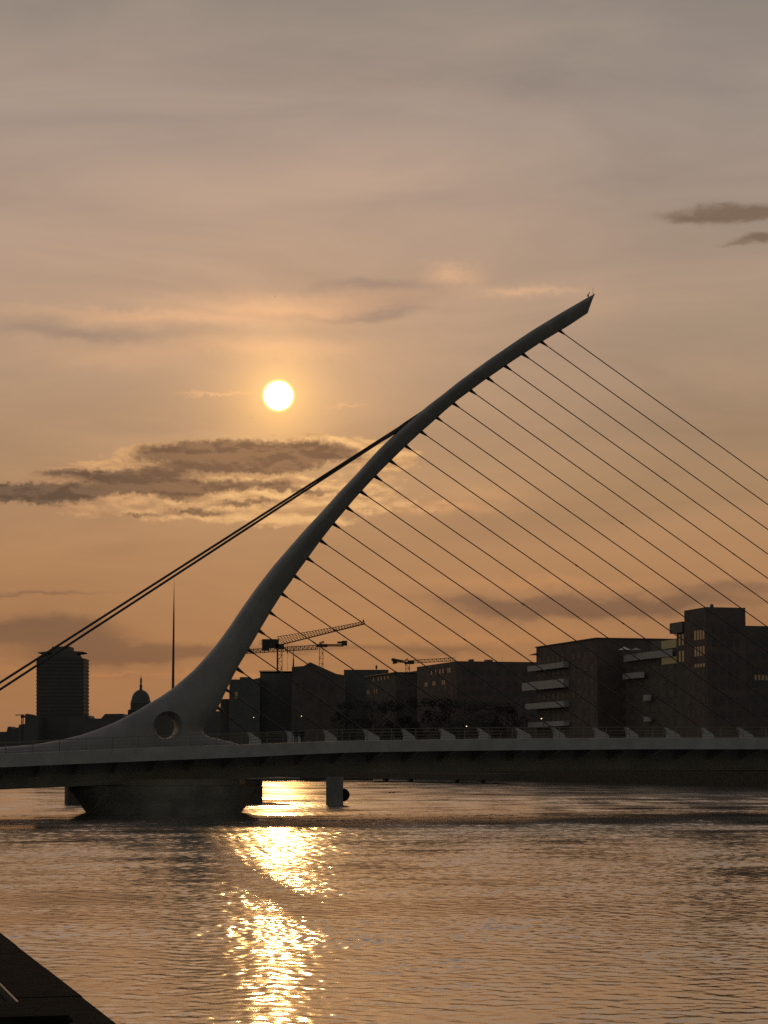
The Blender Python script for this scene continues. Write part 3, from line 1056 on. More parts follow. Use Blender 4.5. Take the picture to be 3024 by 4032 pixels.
win_grid(root, o, 'r', U * 0.5, U - 0.8, 6, [zt - 5 - 3.5 * i for i in range(7)], 1.9, 0.6)
# recessed wing between it and the tower
c = at_v(2355, 212) + RN * 5.1
zt = zroof(2600, 2512, 217)
root = empty('apartment_block', (c.x, c.y, 3.5), 'recessed apartment wing with pale curved balconies and a parasol terrace', 'building')
o = at_v(2672, 218.6)
U = lenu(2672, 2440, 218.6)
zt = zroof(2672, 2512, 218.6)
g = MB(); g.box(o, RD, RN, Z, 0, U, 0, 14, 3.5, zt - 2.6); g.build('wall', 'brick2', root)
g = MB(); g.box(o, RD, RN, Z, 0, U * 0.45, 0.5, 14, zt - 2.59, zt); g.build('penthouse', 'cladding', root)
for (y0, y1, xl, xr) in ((2565, 2592, 2475, 2668), (2645, 2668, 2470, 2555), (2738, 2760, 2580, 2552), (2823, 2842, 2580, 2552)):
    ua, ub = lenu(2672, xr, 218.6), lenu(2672, xl, 218.6)
    z1, z0 = zroof(xr, y0, 218.6), zroof(xr, y1, 218.6)
    if xr > 2600:
        z1, z0 = zroof(2600, y0, 218.6), zroof(2600, y1, 218.6)
    g = MB()
    n = 10
    outer, inner = [], []
    for i in range(n + 1):
        a = ua + (ub - ua) * i / n
        b = 1.7 * math.sin(math.pi * (0.12 + 0.76 * i / n)) ** 0.5
        outer.append(o + RD * a - RN * b)
        inner.append(o + RD * a - RN * (b - 0.12))
    for i in range(n):
        g.hexa([outer[i] + Z * z0, outer[i + 1] + Z * z0, inner[i + 1] + Z * z0, inner[i] + Z * z0,
                outer[i] + Z * z1, outer[i + 1] + Z * z1, inner[i + 1] + Z * z1, inner[i] + Z * z1])
    g.build('balcony', 'balcony', root)
for (y0, y1) in ((2517, 2549), (2584, 2611)):
    g = MB()
    ua, ub = 0.1, lenu(2672, 2613, 218.6)
    g.box(o, RD, RN, Z, ua, ub, -0.15, -0.03, zroof(2672, y1, 218.6), zroof(2672, y0, 218.6))
    g.build('glass_screen', 'glowpanel', root)  # balcony glass with its brightness painted as emission
win_grid(root, o, 'r', 0.8, U - 0.8, 7, [zt - 8 - 3.5 * i for i in range(6)], 1.8, 0.55)
# parasols on the terrace
for (px, py, wd_, lb) in ((2458, 2546, 27, 'open white parasol on the roof terrace, left and brighter of two'), (2503, 2550, 22, 'smaller greyer parasol on the roof terrace, right of the bright white one')):
    q = P(px, py, 580)
    zz = q.z
    r_ = wd_ / F * 580
    root = empty('parasol', (q.x, q.y, zz - 2.4), lb, 'parasol')
    g = MB()
    n = 8
    apex = Vector((q.x, q.y, zz))
    rim_ = [Vector((q.x + r_ * math.cos(2 * math.pi * (k + .5) / n), q.y + r_ * math.sin(2 * math.pi * (k + .5) / n), zz - r_ * 0.48)) for k in range(n)]
    g.add([apex] + rim_ + [apex - Z * 0.04] + [r2 - Z * 0.04 for r2 in rim_],
          [(0, 1 + k, 1 + (k + 1) % n) for k in range(n)] + [(n + 1, n + 2 + (k + 1) % n, n + 2 + k) for k in range(n)] + [(1 + k, n + 2 + k, n + 2 + (k + 1) % n, 1 + (k + 1) % n) for k in range(n)])
    g.build('canopy', 'canvas' if wd_ > 25 else 'balcony', root)
    g = MB(); g.tube([Vector((q.x, q.y, zz - 2.4)), Vector((q.x, q.y, zz - 0.05))], 0.04, n=6); g.build('pole', 'rail', root)

# B4
zt = zroof(1798, 2603)
U = lenu(1798, 1642)
root, o = building('apartment_block', 'long flat roofed dark brick block in the middle of the far bank with painted sky glow in some windows', 1798, 212, 29.6, U, zt, 'brick')
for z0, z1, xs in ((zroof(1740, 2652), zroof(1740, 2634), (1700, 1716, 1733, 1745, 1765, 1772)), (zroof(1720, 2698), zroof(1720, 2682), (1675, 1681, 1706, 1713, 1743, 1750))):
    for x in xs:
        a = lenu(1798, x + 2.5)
        window(root, 'r', o, a, a + 1.0, z0, z1, 'lit')  # emission imitates bright sky in these panes
g = MB(); g.box(o, RD, RN, Z, 2, 5, 11.2,13.2, zt + 0.004, zt + 0.7); g.build('roof_plant', 'cladding', root)
g = MB(); g.box(o, RD, RN, Z, 2, 6, 6.0, 6.7, zt + 0.004, zt + 0.8); g.build('chimney', 'brick', root)
g = MB()
for dv in (0.5, 10.5, 16.5):
    q = o + RN * dv + RD * 2 + Z * zt
    g.tube([q, q + Z * 1.7], 0.03, n=5)
g.build('aerial', 'cable', root)
win_grid(root, o, 'e', 1.0, 28, 9, [zt - 4.5 - 3.4 * i for i in range(6)], 1.6, 0.45)
win_grid(root, o, 'r', 1.0, U - 1, 6, [zt - 9.5 - 3.4 * i for i in range(4)], 1.6, 0.35)
# B5
zt = zroof(1555, 2643)
U = lenu(1555, 1440)
root, o = building('apartment_block', 'dark block with a sloping metal roof edge and painted sky glow in its windows', 1558, 212, 10.9, U, zt - 0.6, 'brick2')
g = MB(); g.box(o, RD, RN, Z, -0.5, U + 1, -0.6, 11, zt - 0.596, zt - 0.3); g.build('roof', 'rail', root)
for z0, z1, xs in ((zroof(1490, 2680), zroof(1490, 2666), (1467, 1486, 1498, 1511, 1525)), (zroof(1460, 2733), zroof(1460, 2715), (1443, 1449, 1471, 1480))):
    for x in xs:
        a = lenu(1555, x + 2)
        window(root, 'r', o, a, a + 1.0, z0, z1, 'lit')  # sky brightness painted into the panes as emission
win_grid(root, o, 'e', 0.8, 10, 3, [zt - 5.0 - 3.4 * i for i in range(6)], 1.6, 0.45)
# filler between B5 and B4
zt = zroof(1642, 2641, 220)
root, o = building('apartment_block', 'low dark connecting block between two taller flat roofed blocks below the distant small crane', 1645, 220, 17, 40, zt, 'render')
win_grid(root, o, 'e', 0.8, 13, 4, [zt - 5.0 - 3.4 * i for i in range(6)], 1.6, 0.45)
# B6 behind
q = P(1444, HY, 943.8)
zt = P(1440, 2637, 943.8).z


def slab(name, label, pxl, pxr, pytop, Y, depth, material, pts=None, zb=3.0, parent=None, bevel=0):
    """a building seen face-on; pts = list of (px,py) roof outline from left to right"""
    pts = pts or [(pxl, pytop), (pxr, pytop)]
    c_ = P((pxl + pxr) / 2, HY, Y)
    root_ = parent or empty(name, (c_.x, c_.y, zb), label, 'building')
    fr = [P(x, y, Y) for x, y in pts]
    base_r = Vector((fr[-1].x, Y, zb))
    base_l = Vector((fr[0].x, Y, zb))
    g_ = MB()
    g_.prism(fr + [base_r, base_l], Vector((0, depth, 0)))
    g_.build('wall', material, root_)
    return root_


slab('apartment_block', 'flat topped dark block with a roof aerial, right of the gabled warehouse', 1354, 1530, 2637, 919.6, 30, 'cladding')
root = slab('warehouse', 'dark gabled warehouse standing right behind the large tower crane mast', 1149, 1354, 2626, 883.3, 30, 'brick2',
            pts=[(1149, 2626), (1197, 2622), (1221, 2607), (1324, 2653), (1354, 2658)])
for i in range(5):
    g = MB(); a = P(1165 + 32 * i, 2700, 883.2); g.box(a, Vector((1, 0, 0)), Vector((0, 1, 0)), Z, 0, 1.3, 0, 0.09, -1.2, 1.2); g.build('window', 'glass', root)
root = slab('office_block', 'dark block with a thin flat roof line directly beneath the large crane', 1024, 1149, 2650, 901.4, 30, 'render')
g = MB()
a, b = P(1020, 2646, 901.4), P(1150, 2646, 901.4)
g.box(a, Vector((1, 0, 0)), Vector((0, 1, 0)), Z, 0, b.x - a.x, -0.5, 30, 0, 0.35)
g.build('roof', 'cladding', root)
g = MB()
a, b = P(1024, 2640, 901.4), P(1086, 2640, 901.4)
g.bar(a, b, 0.08, 0.12)
for k in range(6):
    q = a + (b - a) * k / 5
    g.bar(q, q - Z * 0.35, 0.06)
g.build('railing', 'rail', root)
root = slab('office_block', 'dark block just right of the pylon foot, stepped roof with a plant box', 903, 1024, 2674, 889.4, 30, 'cladding',
            pts=[(903, 2675), (944, 2675), (944, 2666), (982, 2666), (986, 2672), (995, 2675), (1024, 2668)])
g = MB(); a = P(924, 2750, 889.2); g.box(a, Vector((1, 0, 0)), Vector((0, 1, 0)), Z, 0, 1.2, 0, 0.09, 0, 2.6); g.build('window', 'lit', root)  # pane with the same painted sky glow
slab('office_block', 'low dark block half hidden behind the right edge of the pylon foot', 868, 903, 2752, 895.4, 25, 'brick2')
# continuous lower city behind (between pylon foot and the far left)
slab('terrace_building', 'low long dark building whose mansard roof rises left of the domed building', 400, 502, 2810, 1180, 25, 'far',
     pts=[(398, 2828), (414, 2811), (482, 2810), (492, 2826), (510, 2832)])
slab('terrace_building', 'low dark building filling the skyline right of the tall slab tower', 331, 402, 2828, 1240, 25, 'far',
     pts=[(331, 2815), (345, 2816), (355, 2829), (402, 2829)])
slab('terrace_building', 'low dark building with a pitched roof left of the tall slab tower', 75, 150, 2815, 1250, 25, 'far',
     pts=[(74, 2854), (98, 2850), (99, 2812), (105, 2810), (150, 2822)])
slab('terrace_building', 'lowest dark building at the left frame edge beneath the backstays', -60, 76, 2880, 1300, 25, 'far',
     pts=[(-60, 2883), (26, 2881), (29, 2866), (34, 2860), (44, 2866), (47, 2880), (52, 2872), (72, 2863), (76, 2863)])
slab('terrace_building', 'long low dark riverside building mostly hidden behind the pylon foot', 560, 880, 2800, 1110, 25, 'far')

# tall slab tower
Y = 1275
root = empty('office_tower', P(236, HY, Y).xy.to_3d() + Z * 3, 'tall dark slab tower with a folded canopy roof, crossed by the two backstays', 'building')
for i in range(16):
    y1 = 2592 + (2820 - 2592) * i / 16.0
    y2 = 2592 + (2820 - 2592) * (i + 1) / 16.0
    a, b = P(142, y2, Y), P(331, y1, Y)
    g = MB()
    hgt = b.z - a.z
    g.box(a, Vector((1, 0, 0)), Vector((0, 1, 0)), Z, 0.25, b.x - a.x - 0.25, 0.25, 22, 0, hgt * 0.62)
    f = g.build('storey', 'glass', root)
    g = MB()
    g.box(a, Vector((1, 0, 0)), Vector((0, 1, 0)), Z, 0, b.x - a.x, 0, 22.3, hgt * 0.62 + 0.002, hgt - 0.002)
    g.build('floor_band', 'far', f)
a, b = P(142, 2822, Y), P(331, 2820, Y)
g = MB(); g.box(Vector((a.x, Y, 0)), Vector((1, 0, 0)), Vector((0, 1, 0)), Z, 0, b.x - a.x, 0, 22, 3, a.z + 0.2); g.build('base', 'far', root)
g = MB()
fr = [P(x, y, Y + 1) for x, y in ((205, 2591), (205, 2570), (150, 2572), (146, 2569), (205, 2562), (205, 2546), (274, 2545), (274, 2562), (329, 2566), (325, 2570), (300, 2573), (308, 2585), (308, 2591))]
g.prism(fr, Vector((0, 18, 0)))
g.build('roof_canopy', 'far', root)
g = MB()
fr = [P(x, y, Y + 3) for x, y in ((160, 2592), (170, 2574), (300, 2574), (306, 2592))]
g.prism(fr, Vector((0, 14, 0)))
g.build('penthouse', 'cladding', root)

# domed building
Y = 1120
c = P(551, HY, Y)
s = Y / F
root = empty('domed_building', (c.x, c.y, 3), 'classical building with a dark copper dome, lantern and statue, left of the pylon foot', 'building')
zz = lambda py: P(551, py, Y).z
g = MB()
g.lathe((c.x, c.y, 0), [(46 * s, 3), (46 * s, zz(2800)), (50 * s, zz(2799)), (50 * s, zz(2795)), (40 * s, zz(2793)), (40 * s, zz(2772)), (41 * s, zz(2770))], n=28)
g.build('drum', 'far', root)
for k in range(12):
    a = 2 * math.pi * k / 12
    g = MB()
    q = Vector((c.x + 48 * s * math.cos(a), c.y + 48 * s * math.sin(a), zz(2826)))
    g.tube([q, q + Z * (zz(2800) - zz(2826))], 2.5 * s, n=8)
    g.build('column', 'far', root)
g = MB()
prof = [(40 * s, zz(2769.5)), (39 * s, zz(2762))]
for i in range(1, 11):
    th = i / 11 * R(84)
    prof.append((36 * s * math.cos(th), zz(2757) + (zz(2716) - zz(2757)) * math.sin(th)))
g.lathe((c.x, c.y, 0), prof, n=28)
g.build('dome', 'copper', root, smooth=True)
g = MB()
g.lathe((c.x, c.y, 0), [(7 * s, zz(2719)), (7 * s, zz(2714)), (5 * s, zz(2713)), (5 * s, zz(2704)), (6.5 * s, zz(2703)), (5 * s, zz(2699)), (3.5 * s, zz(2693)), (3.2 * s, zz(2690))], n=14)
g.build('lantern', 'far', root)
g = MB()
g.lathe((c.x, c.y, 0), [(3.0 * s, zz(2690)), (4.2 * s, zz(2684)), (3.6 * s, zz(2678)), (4.0 * s, zz(2673)), (1.6 * s, zz(2669)), (1.8 * s, zz(2666)), (0.5 * s, zz(2661)), (0.3 * s, zz(2655))], n=10)
g.build('statue', 'copper', root, smooth=True)

# needle monument
Y = 1440
c = P(678, HY, Y)
s = Y / F
g = MB()
zt = P(678, 2281, Y).z
g.lathe((c.x, c.y, 0), [(6.2 * s, 3), (5.6 * s, P(678, 2750, Y).z), (4.6 * s, P(678, 2600, Y).z), (3.0 * s, P(678, 2430, Y).z), (1.2 * s, P(678, 2330, Y).z), (0.4 * s, zt)], n=14)
tag(g.build('needle_monument', 'spire', smooth=True, origin=(c.x, c.y, 3)), 'very tall thin tapering steel needle rising left of the pylon', 'monument')


# ================================================================== CRANES
def truss(g_, a, b, w_, h_, n, th, up=Z):
    a, b = Vector(a), Vector(b)
    d = (b - a).normalized()
    s_ = d.cross(up).normalized() if abs(d.dot(up)) < 0.9 else Vector((0, 1, 0))
    u_ = s_.cross(d).normalized()
    cs = [(-1, 0), (1, 0), (1, 1), (-1, 1)]
    pt = lambda q, c_: q + s_ * (c_[0] * w_ / 2) + u_ * (c_[1] * h_)
    for c_ in cs:
        g_.bar(pt(a, c_), pt(b, c_), th * 1.5)
    for i in range(n):
        p = a + (b - a) * i / n
        q = a + (b - a) * (i + 1) / n
        for c1, c2 in ((0, 3), (1, 2), (3, 2), (0, 1)):
            g_.bar(pt(p, cs[c1]), pt(p, cs[c2]), th)
            m_ = (c1, c2) if i % 2 == 0 else (c2, c1)
            g_.bar(pt(p, cs[m_[0]]), pt(q, cs[m_[1]]), th)


Y = 930
Q = 1.617
base = P(1102, 2660, Y)
cr = empty('tower_crane', (base.x, base.y, 3), 'large dark luffing tower crane with its jib raised to the right', 'crane')
g = MB(); a = Vector((base.x, Y, 3)); b = P(1102, 2553, Y)
truss(g, a, b, 1.95, 1.95, 18, 0.13, up=Vector((0, -1, 0)))
g.bar(a + Vector((-1, 0, 0)), b + Vector((-1, 0, 0)), 0.42 * Q)
g.build('mast', 'crane', cr)
g = MB()
for (x0, y0, x1, y1) in ((1032, 2517, 1098, 2552), (1034, 2552, 1060, 2562), (1085, 2536, 1118, 2556)):
    a, b = P(x0, y1, Y), P(x1, y0, Y)
    g.box(Vector((a.x, Y, a.z)), Vector((1, 0, 0)), Vector((0, 1, 0)), Z, 0, b.x - a.x, -1.1, 1.1, 0.01, b.z - a.z)
g.build('counterweight', 'crane', cr, bevel=0.05)
g = MB()
n = 30
lowr = [P(1112 + (1438 - 1112) * i / n, 2537 + (2456 - 2537) * i / n, Y) for i in range(n + 1)]
upp = []
for i in range(n + 1):
    k = i / n
    x = 1092 + (1432 - 1092) * k
    y = 2507 + (2447 - 2507) * k + 2.5 * math.sin(math.pi * k)
    upp.append(P(x, y, Y))
for i in range(n):
    for dy in (-0.8, 0.8):
        g.bar(lowr[i] + Vector((0, dy * Q, 0)), lowr[i + 1] + Vector((0, dy * Q, 0)), 0.20 * Q)
        g.bar(lowr[i] + Vector((0, dy * Q, 0)), upp[i], 0.085 * Q)
        g.bar(upp[i], lowr[i + 1] + Vector((0, dy * Q, 0)), 0.085 * Q)
    g.bar(upp[i], upp[i + 1], 0.14 * Q)
    g.bar(lowr[i] + Vector((0, -0.8, 0)), lowr[i] + Vector((0, 0.8, 0)), 0.09 * Q)
g.build('jib', 'crane', cr)
g = MB()
a = P(1435, 2452, Y); g.bar(a, P(1429, 2439, Y), 0.3 * Q)
g.build('jib_head', 'crane', cr)
g = MB()
a, b = P(1132, 2534, Y), P(1132, 2640, Y)
g.bar(a, b, 0.06 * Q)
q = P(1132, 2568, Y)
g.tube([q + Z * 0.5, q + Z * 0.2, q - Z * 0.3, q - Z * 0.5], [0.1, 0.28, 0.2, 0.05], n=8)
g.build('hook_line', 'cable', cr)
g = MB()
a = P(1020, 2537, Y); b = P(1034, 2520, Y)
for x in (1023, 1030):
    g.bar(P(x, 2537, Y), P(x, 2520, Y), 0.07 * Q)
g.bar(P(1022, 2521, Y), P(1034, 2521, Y), 0.07 * Q)
g.bar(P(1022, 2536, Y), P(1034, 2536, Y), 0.1 * Q)
g.build('guard_rail', 'crane', cr)

Y = 1080
Q = 1.350
base = P(1265, 2640, Y)
cr = empty('tower_crane', (base.x, base.y, 3), 'hammerhead tower crane behind the large one, its jib pointing left', 'crane')
g = MB(); a = Vector((base.x, Y, 3)); b = P(1265, 2550, Y)
truss(g, a, b, 1.85, 1.85, 22, 0.14, up=Vector((0, -1, 0)))
g.build('mast', 'crane', cr)
g = MB()
a, b = P(1245, 2548, Y), P(1290, 2536, Y)
g.box(Vector((a.x, Y, a.z)), Vector((1, 0, 0)), Vector((0, 1, 0)), Z, 0, b.x - a.x, -1, 1, 0, b.z - a.z)
g.build('slewing_unit', 'crane', cr, bevel=0.05)
g = MB(); truss(g, P(1250, 2540, Y), P(965, 2558, Y), 1.4 * Q, -1.45 * Q, 34, 0.11 * Q)
g.build('jib', 'crane', cr)
g = MB(); truss(g, P(1285, 2538, Y), P(1352, 2538, Y), 1.3 * Q, -0.55 * Q, 8, 0.16 * Q)
g.build('counter_jib', 'crane', cr)
g = MB(); a, b = P(1346, 2542, Y), P(1367, 2523, Y)
g.box(Vector((a.x, Y, a.z)), Vector((1, 0, 0)), Vector((0, 1, 0)), Z, 0, b.x - a.x, -1, 1, 0, b.z - a.z)
a, b = P(1328, 2534, Y), P(1347, 2526, Y)
g.box(Vector((a.x, Y, a.z)), Vector((1, 0, 0)), Vector((0, 1, 0)), Z, 0, b.x - a.x - 0.02, -0.6, 0.6, 0, b.z - a.z)
g.build('counterweight', 'crane', cr, bevel=0.05)
g = MB(); truss(g, P(1259, 2536, Y), P(1277, 2529, Y), 1.2 * Q, 0.5 * Q, 3, 0.12 * Q); g.build('tower_head', 'crane', cr)
g = MB(); a = P(1157, 2546, Y); g.bar(a, P(1155, 2625, Y), 0.09 * Q)
g.build('hook_line', 'cable', cr)

Y = 1090
Q = 1.329
base = P(1605, 2650, Y)
cr = empty('tower_crane', (base.x, base.y, 3), 'small distant hammerhead crane above the flat roofs, its jib pointing right', 'crane')
g = MB(); truss(g, Vector((base.x, Y, 3)), P(1605, 2614, Y), 1.4 * Q, 1.4 * Q, 22, 0.14 * Q, up=Vector((0, -1, 0))); g.build('mast', 'crane', cr)
g = MB()
for (x0, y0, x1, y1) in ((1592, 2606, 1630, 2615), (1605, 2600, 1632, 2606.2)):
    a, b = P(x0, y1, Y), P(x1, y0, Y)
    g.box(Vector((a.x, Y, a.z)), Vector((1, 0, 0)), Vector((0, 1, 0)), Z, 0, b.x - a.x, -1, 1, 0, b.z - a.z)
g.build('slewing_unit', 'crane', cr)
g = MB(); truss(g, P(1630, 2611, Y), P(1790, 2602, Y), 1.2 * Q, 1.15 * Q, 20, 0.1 * Q); g.build('jib', 'crane', cr)
g = MB(); truss(g, P(1592, 2609, Y), P(1560, 2607, Y), 1.2 * Q, 0.7 * Q, 4, 0.16 * Q); g.build('counter_jib', 'crane', cr)
g = MB()
a, b = P(1541, 2602, Y), P(1590, 2596, Y)
g.prism([P(1541, 2593, Y), P(1548, 2591, Y), P(1562, 2595, Y), P(1590, 2600, Y), P(1590, 2606, Y), P(1564, 2604, Y), P(1564, 2612, Y), P(1546, 2614, Y), P(1546, 2602, Y), P(1541, 2601, Y)], Vector((0, 2, 0)))
g.build('counterweight', 'crane', cr)
g = MB(); truss(g, P(1594, 2606, Y), P(1608, 2597, Y), 1.2 * Q, 0.5 * Q, 2, 0.12 * Q); g.build('tower_head', 'crane', cr)

Y = 1180
base = P(89, 2860, Y)
cr = empty('tower_crane', (base.x, base.y, 3), 'tiny far crane beside the pitched roof at the far left', 'crane')
g = MB(); truss(g, Vector((base.x, Y, 3)), P(89, 2818, Y), 0.9, 0.9, 12, 0.16, up=Vector((0, -1, 0))); g.build('mast', 'crane', cr)
g = MB(); truss(g, P(95, 2816, Y), P(61, 2817, Y), 0.5, 0.35, 8, 0.1); g.build('jib', 'crane', cr)
g = MB(); a, b = P(82, 2826, Y), P(98, 2817, Y); g.box(Vector((a.x, Y, a.z)), Vector((1, 0, 0)), Vector((0, 1, 0)), Z, 0, b.x - a.x, -0.6, 0.6, 0, b.z - a.z); g.build('slewing_unit', 'crane', cr)

# roof mast beside the gabled warehouse
g = MB(); c = P(1155, 2626, 881); g.lathe((c.x, c.y, 0), [(0.34, c.z), (0.25, P(1155, 2600, 881).z), (0.10, P(1155, 2580, 881).z), (0.06, P(1155, 2552, 881).z)], n=8)
tag(g.build('flagpole', 'crane', origin=c), 'thin pointed mast standing on the roof left of the gabled warehouse ridge', 'mast')
g = MB(); c = P(1482, 2637, 917); g.tube([c, c + Z * 1.9], 0.2, n=6); g.box(c, Vector((1, 0, 0)), Vector((0, 1, 0)), Z, -0.45, 0.45, -0.2, 0.2, 0.6, 1.5)
tag(g.build('phone_mast', 'crane', origin=c), 'stubby aerial mast on the flat roof left of the small distant crane', 'aerial')

# ================================================================== LAMPS ON THE QUAY
def street_lamp(px, py, Y, label):
    q = P(px, py, Y)
    root_ = empty('street_lamp', (q.x, q.y, 3.5), label, 'street lamp', 'lit street lamps on the far quay')
    g_ = MB(); g_.tube([Vector((q.x + 0.5, q.y, 3.5)), Vector((q.x + 0.5, q.y, q.z + 0.2)), Vector((q.x, q.y, q.z + 0.25))], [0.09, 0.06, 0.05], n=6)
    g_.build('pole', 'cable', root_)
    g_ = MB(); g_.lathe((q.x, q.y, 0), [(0.10, q.z - 0.06), (0.18, q.z), (0.10, q.z + 0.12)], n=8)
    g_.build('lamp_head', 'lamp', root_)


street_lamp(999, 2825, 800, 'lit street lamp beneath the large crane, leftmost of the lit lamps')
street_lamp(1187, 2820, 760, 'lit street lamp below the gabled warehouse')
street_lamp(2132, 2830, 540, 'lit street lamp in front of the apartment block with pale balconies')
street_lamp(1837, 2860, 600, 'faint lit street lamp in front of the long flat roofed brick block')

# ================================================================== TREES ON THE FAR QUAY
def make_tree(seed):
    rg = random.Random(seed)
    root_ = bpy.data.objects.new('tree', None)
    COL.objects.link(root_)
    g_ = MB()
    g_.tube([(0, 0, 0), (0.1, 0, 2.5), (0.0, 0.1, 5.5), (0.2, 0, 9)], [0.38, 0.28, 0.2, 0.08], n=8)
    for k in range(7):
        a = k * 0.9 + rg.random()
        z0 = 3.2 + k * 0.7
        r_ = 3.2 + rg.random() * 1.5
        g_.tube([(0, 0, z0), (math.cos(a) * r_ * .5, math.sin(a) * r_ * .5, z0 + 1.8), (math.cos(a) * r_, math.sin(a) * r_, z0 + 3.2)], [0.14, 0.09, 0.03], n=6)
    g_.build('trunk', 'bark', root_)
    g_ = MB()
    cl = []
    for k in range(26):
        a = rg.uniform(0, 6.28)
        zz_ = rg.uniform(4.5, 13.0)
        rr_ = 4.6 * math.sqrt(max(0.05, 1 - ((zz_ - 8.3) / 5.6) ** 2)) * rg.uniform(0.35, 1.0)
        cl.append((Vector((math.cos(a) * rr_, math.sin(a) * rr_, zz_)), rg.uniform(0.9, 1.7)))
    for c_, cr_ in cl:
        for j in range(85):
            d_ = Vector((rg.gauss(0, 1), rg.gauss(0, 1), rg.gauss(0, 0.8))).normalized() * cr_ * rg.uniform(0.4, 1.05)
            q_ = c_ + d_
            u_ = Vector((rg.gauss(0, 1), rg.gauss(0, 1), rg.gauss(0, 1))).normalized()
            w_ = u_.orthogonal().normalized()
            s_ = rg.uniform(0.13, 0.26)
            g_.add([q_ - u_ * s_, q_ + w_ * s_ * .6, q_ + u_ * s_, q_ - w_ * s_ * .6], [(0, 1, 2, 3)])
    g_.build('crown', 'leaf', root_)
    return root_


protos = [make_tree(3), make_tree(8), make_tree(15)]
spots = [(1392, 2752, 'leftmost quay tree, below the aerial mast roof'), (1478, 2745, 'quay tree in front of the block with the sloping metal roof edge'),
         (1562, 2752, 'quay tree between the two blocks with small windows of painted glow'), (1648, 2742, 'quay tree below the small distant crane'),
         (1738, 2737, 'tallest quay tree, below the left windows of the long flat roofed block'), (1822, 2750, 'quay tree behind the faint lamp at the middle of the far bank'),
         (1906, 2758, 'quay tree below the roof plant of the long flat roofed block'), (1992, 2768, 'rightmost quay tree, left of the pale balconies')]
for i, (px, py, lb) in enumerate(spots):
    pr_ = protos[i % 3]
    if i < 3:
        o_ = pr_
    else:
        o_ = pr_.copy()
        COL.objects.link(o_)
        for ch in pr_.children:
            c_ = ch.copy()
            COL.objects.link(c_)
            c_.parent = o_
    q = at_v(px, 204)
    hgt = P(px, py, q.y).z - 3.5
    o_.location = (q.x, q.y, 3.5)
    o_.scale = (hgt / 14.0,) * 3
    o_.rotation_euler = (0, 0, i * 1.3)
    tag(o_, lb, 'tree', 'street trees along the far quay')

# ================================================================== PEOPLE
def person(px, label, facing, h=1.75, walk=0.0):
    tt = tproj(px, -HWD + 1.2)
    b_ = PO + BE * tt + BW * (-HWD + 1.2) + Z * (z_top(tt) - 0.2)
    side = Vector((math.cos(facing), math.sin(facing), 0))
    fwd = Vector((-side.y, side.x, 0))
    J = {}
    k = h / 1.75

    def v_(s, f_, z):
        return (side * s + fwd * f_ + Z * z) * k
    verts = [v_(0, 0, .95), v_(0, 0, 1.15), v_(0, .01, 1.38), v_(0, .02, 1.50), v_(0, .03, 1.60), v_(0, .03, 1.70),
             v_(-.10, 0, .90), v_(-.11, walk * .15, .50), v_(-.11, walk * .28 - .02, .08), v_(-.11, walk * .28 + .14, .03),
             v_(.10, 0, .90), v_(.11, -walk * .10, .50), v_(.11, -walk * .25 - .02, .08), v_(.11, -walk * .25 + .14, .03),
             v_(-.19, 0, 1.40), v_(-.25, -.02, 1.13), v_(-.22, .10, .90), v_(-.21, .13, .82),
             v_(.19, 0, 1.40), v_(.25, -.02, 1.13), v_(.22, .10, .90), v_(.21, .13, .82)]
    ed = [(0, 1), (1, 2), (2, 3), (3, 4), (4, 5), (0, 6), (6, 7), (7, 8), (8, 9), (0, 10), (10, 11), (11, 12), (12, 13), (2, 14), (14, 15), (15, 16), (16, 17), (2, 18), (18, 19), (19, 20), (20, 21)]
    rad = [.15, .14, .15, .055, .085, .075, .10, .07, .05, .04, .10, .07, .05, .04, .07, .05, .04, .04, .07, .05, .04, .04]
    me = bpy.data.meshes.new('person')
    me.from_pydata(verts, ed, [])
    ob = link('person', me, 'coat')
    ob.location = b_
    md = ob.modifiers.new('skin', 'SKIN')
    for i, r_ in enumerate(rad):
        me.skin_vertices[0].data[i].radius = (r_ * k, r_ * k * (.8 if i < 3 else 1))
    me.skin_vertices[0].data[0].use_root = True
    sb = ob.modifiers.new('sub', 'SUBSURF')
    sb.levels = sb.render_levels = 2
    tag(ob, label, 'person')
    bpy.context.view_layer.update()
    m2 = bpy.data.meshes.new_from_object(ob.evaluated_get(bpy.context.evaluated_depsgraph_get()))
    ob.modifiers.clear()
    ob.data = m2
    if not m2.materials:
        m2.materials.append(M['coat'])
    m2.materials.append(M['skin'])
    for p_ in m2.polygons:
        p_.use_smooth = True
        if 1.53 * k < p_.center.z < 1.72 * k:
            p_.material_index = 1
    g_ = MB()
    hc_ = v_(0, .005, 1.64) + b_
    rings_ = []
    for i in range(7):
        th = R(-10 + 100 * i / 6)
        rings_.append([hc_ + side * (.093 * k * math.cos(th) * math.cos(a)) + fwd * (.10 * k * math.cos(th) * math.sin(a)) + Z * (.14 * k * math.sin(th)) for a in [2 * math.pi * j / 12 for j in range(12)]])
    g_.loft(rings_)
    hr = g_.build('hair', 'hair', None, smooth=True, origin=b_)
    hr.parent = ob
    hr.location = (0, 0, 0)
    return ob


person(1165, 'person in a long dark coat standing at the near railing, left of the pair', R(20), 1.78)
person(1189, 'person in dark clothes standing at the near railing, right of the pair', R(-30), 1.68, 0.3)

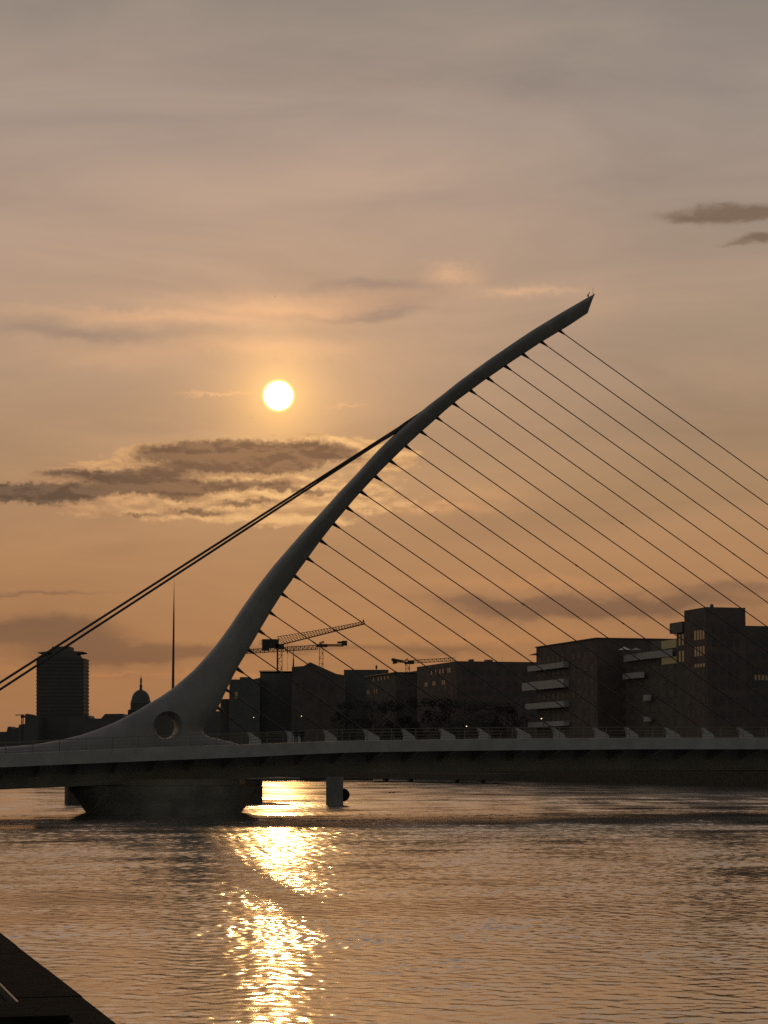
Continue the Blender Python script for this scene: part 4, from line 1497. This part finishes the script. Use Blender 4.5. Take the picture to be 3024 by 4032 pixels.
# ================================================================== GULLS
def gull_fly(px, py, Y, s_, label, name='gull'):
    c_ = P(px, py, Y)
    root_ = empty(name, c_, label, 'bird')
    g_ = MB()
    g_.tube([c_ + Vector((-.24, 0, .0)) * s_, c_ + Vector((-.12, 0, .01)) * s_, c_ + Vector((0.06, 0, 0)) * s_, c_ + Vector((.18, 0, .02)) * s_, c_ + Vector((.25, 0, .01)) * s_],
            [.02 * s_, .06 * s_, .075 * s_, .045 * s_, .01 * s_], n=10)
    g_.build('body', 'gull', root_, smooth=True)
    for sg in (-1, 1):
        g_ = MB()
        pr = [(0, 0), (.20, .16), (.42, .22), (.72, .50)]
        w0 = [.10, .11, .09, .015]
        top, bot = [], []
        vs = []
        for (x, z), ww in zip(pr, w0):
            q = c_ + Vector((sg * x * .75, x * .35 * sg, z)) * s_
            vs += [q + Vector((.0, -ww, 0)) * s_ + Z * .012 * s_, q + Vector((.0, ww, 0)) * s_ + Z * .012 * s_, q + Vector((0, ww, 0)) * s_ - Z * .012 * s_, q + Vector((0, -ww, 0)) * s_ - Z * .012 * s_]
        g_.loft([vs[i:i + 4] for i in range(0, 16, 4)])
        g_.build('wing', 'gull', root_)


gull_fly(1614, 3101, 320, 0.62, 'gull flying low over the water with raised wings below the jetty')
gull_fly(1082, 1167, 300, 0.28, 'tiny far bird high in the sky above the sun')
gull_fly(989, 1646, 300, 0.22, 'tiny far bird just below left of the sun')
for px, sg, lb in ((1534, 1, 'gull floating on the water below the jetty, left of two'), (1549, 1, 'gull floating on the water below the jetty, nearer the flying gull')):
    Yg = 365
    c = P(px, 3102, Yg)
    c.z = 0.02
    root = empty('gull', c, lb, 'bird', 'gulls floating below the jetty')
    g = MB()
    g.tube([c + Vector((-.26, 0, .14)), c + Vector((-.15, 0, .08)), c + Vector((0, 0, .05)), c + Vector((.14, 0, .07)), c + Vector((.2, 0, .1))], [.015, .07, .1, .07, .03], n=10)
    g.build('body', 'gull', root, smooth=True)
    g = MB()
    g.tube([c + Vector((.15, 0, .09)), c + Vector((.19, 0, .2)), c + Vector((.22, 0, .27)), c + Vector((.27, 0, .27)), c + Vector((.33, 0, .255))], [.05, .035, .045, .03, .008], n=8)
    g.build('head', 'gull', root, smooth=True)
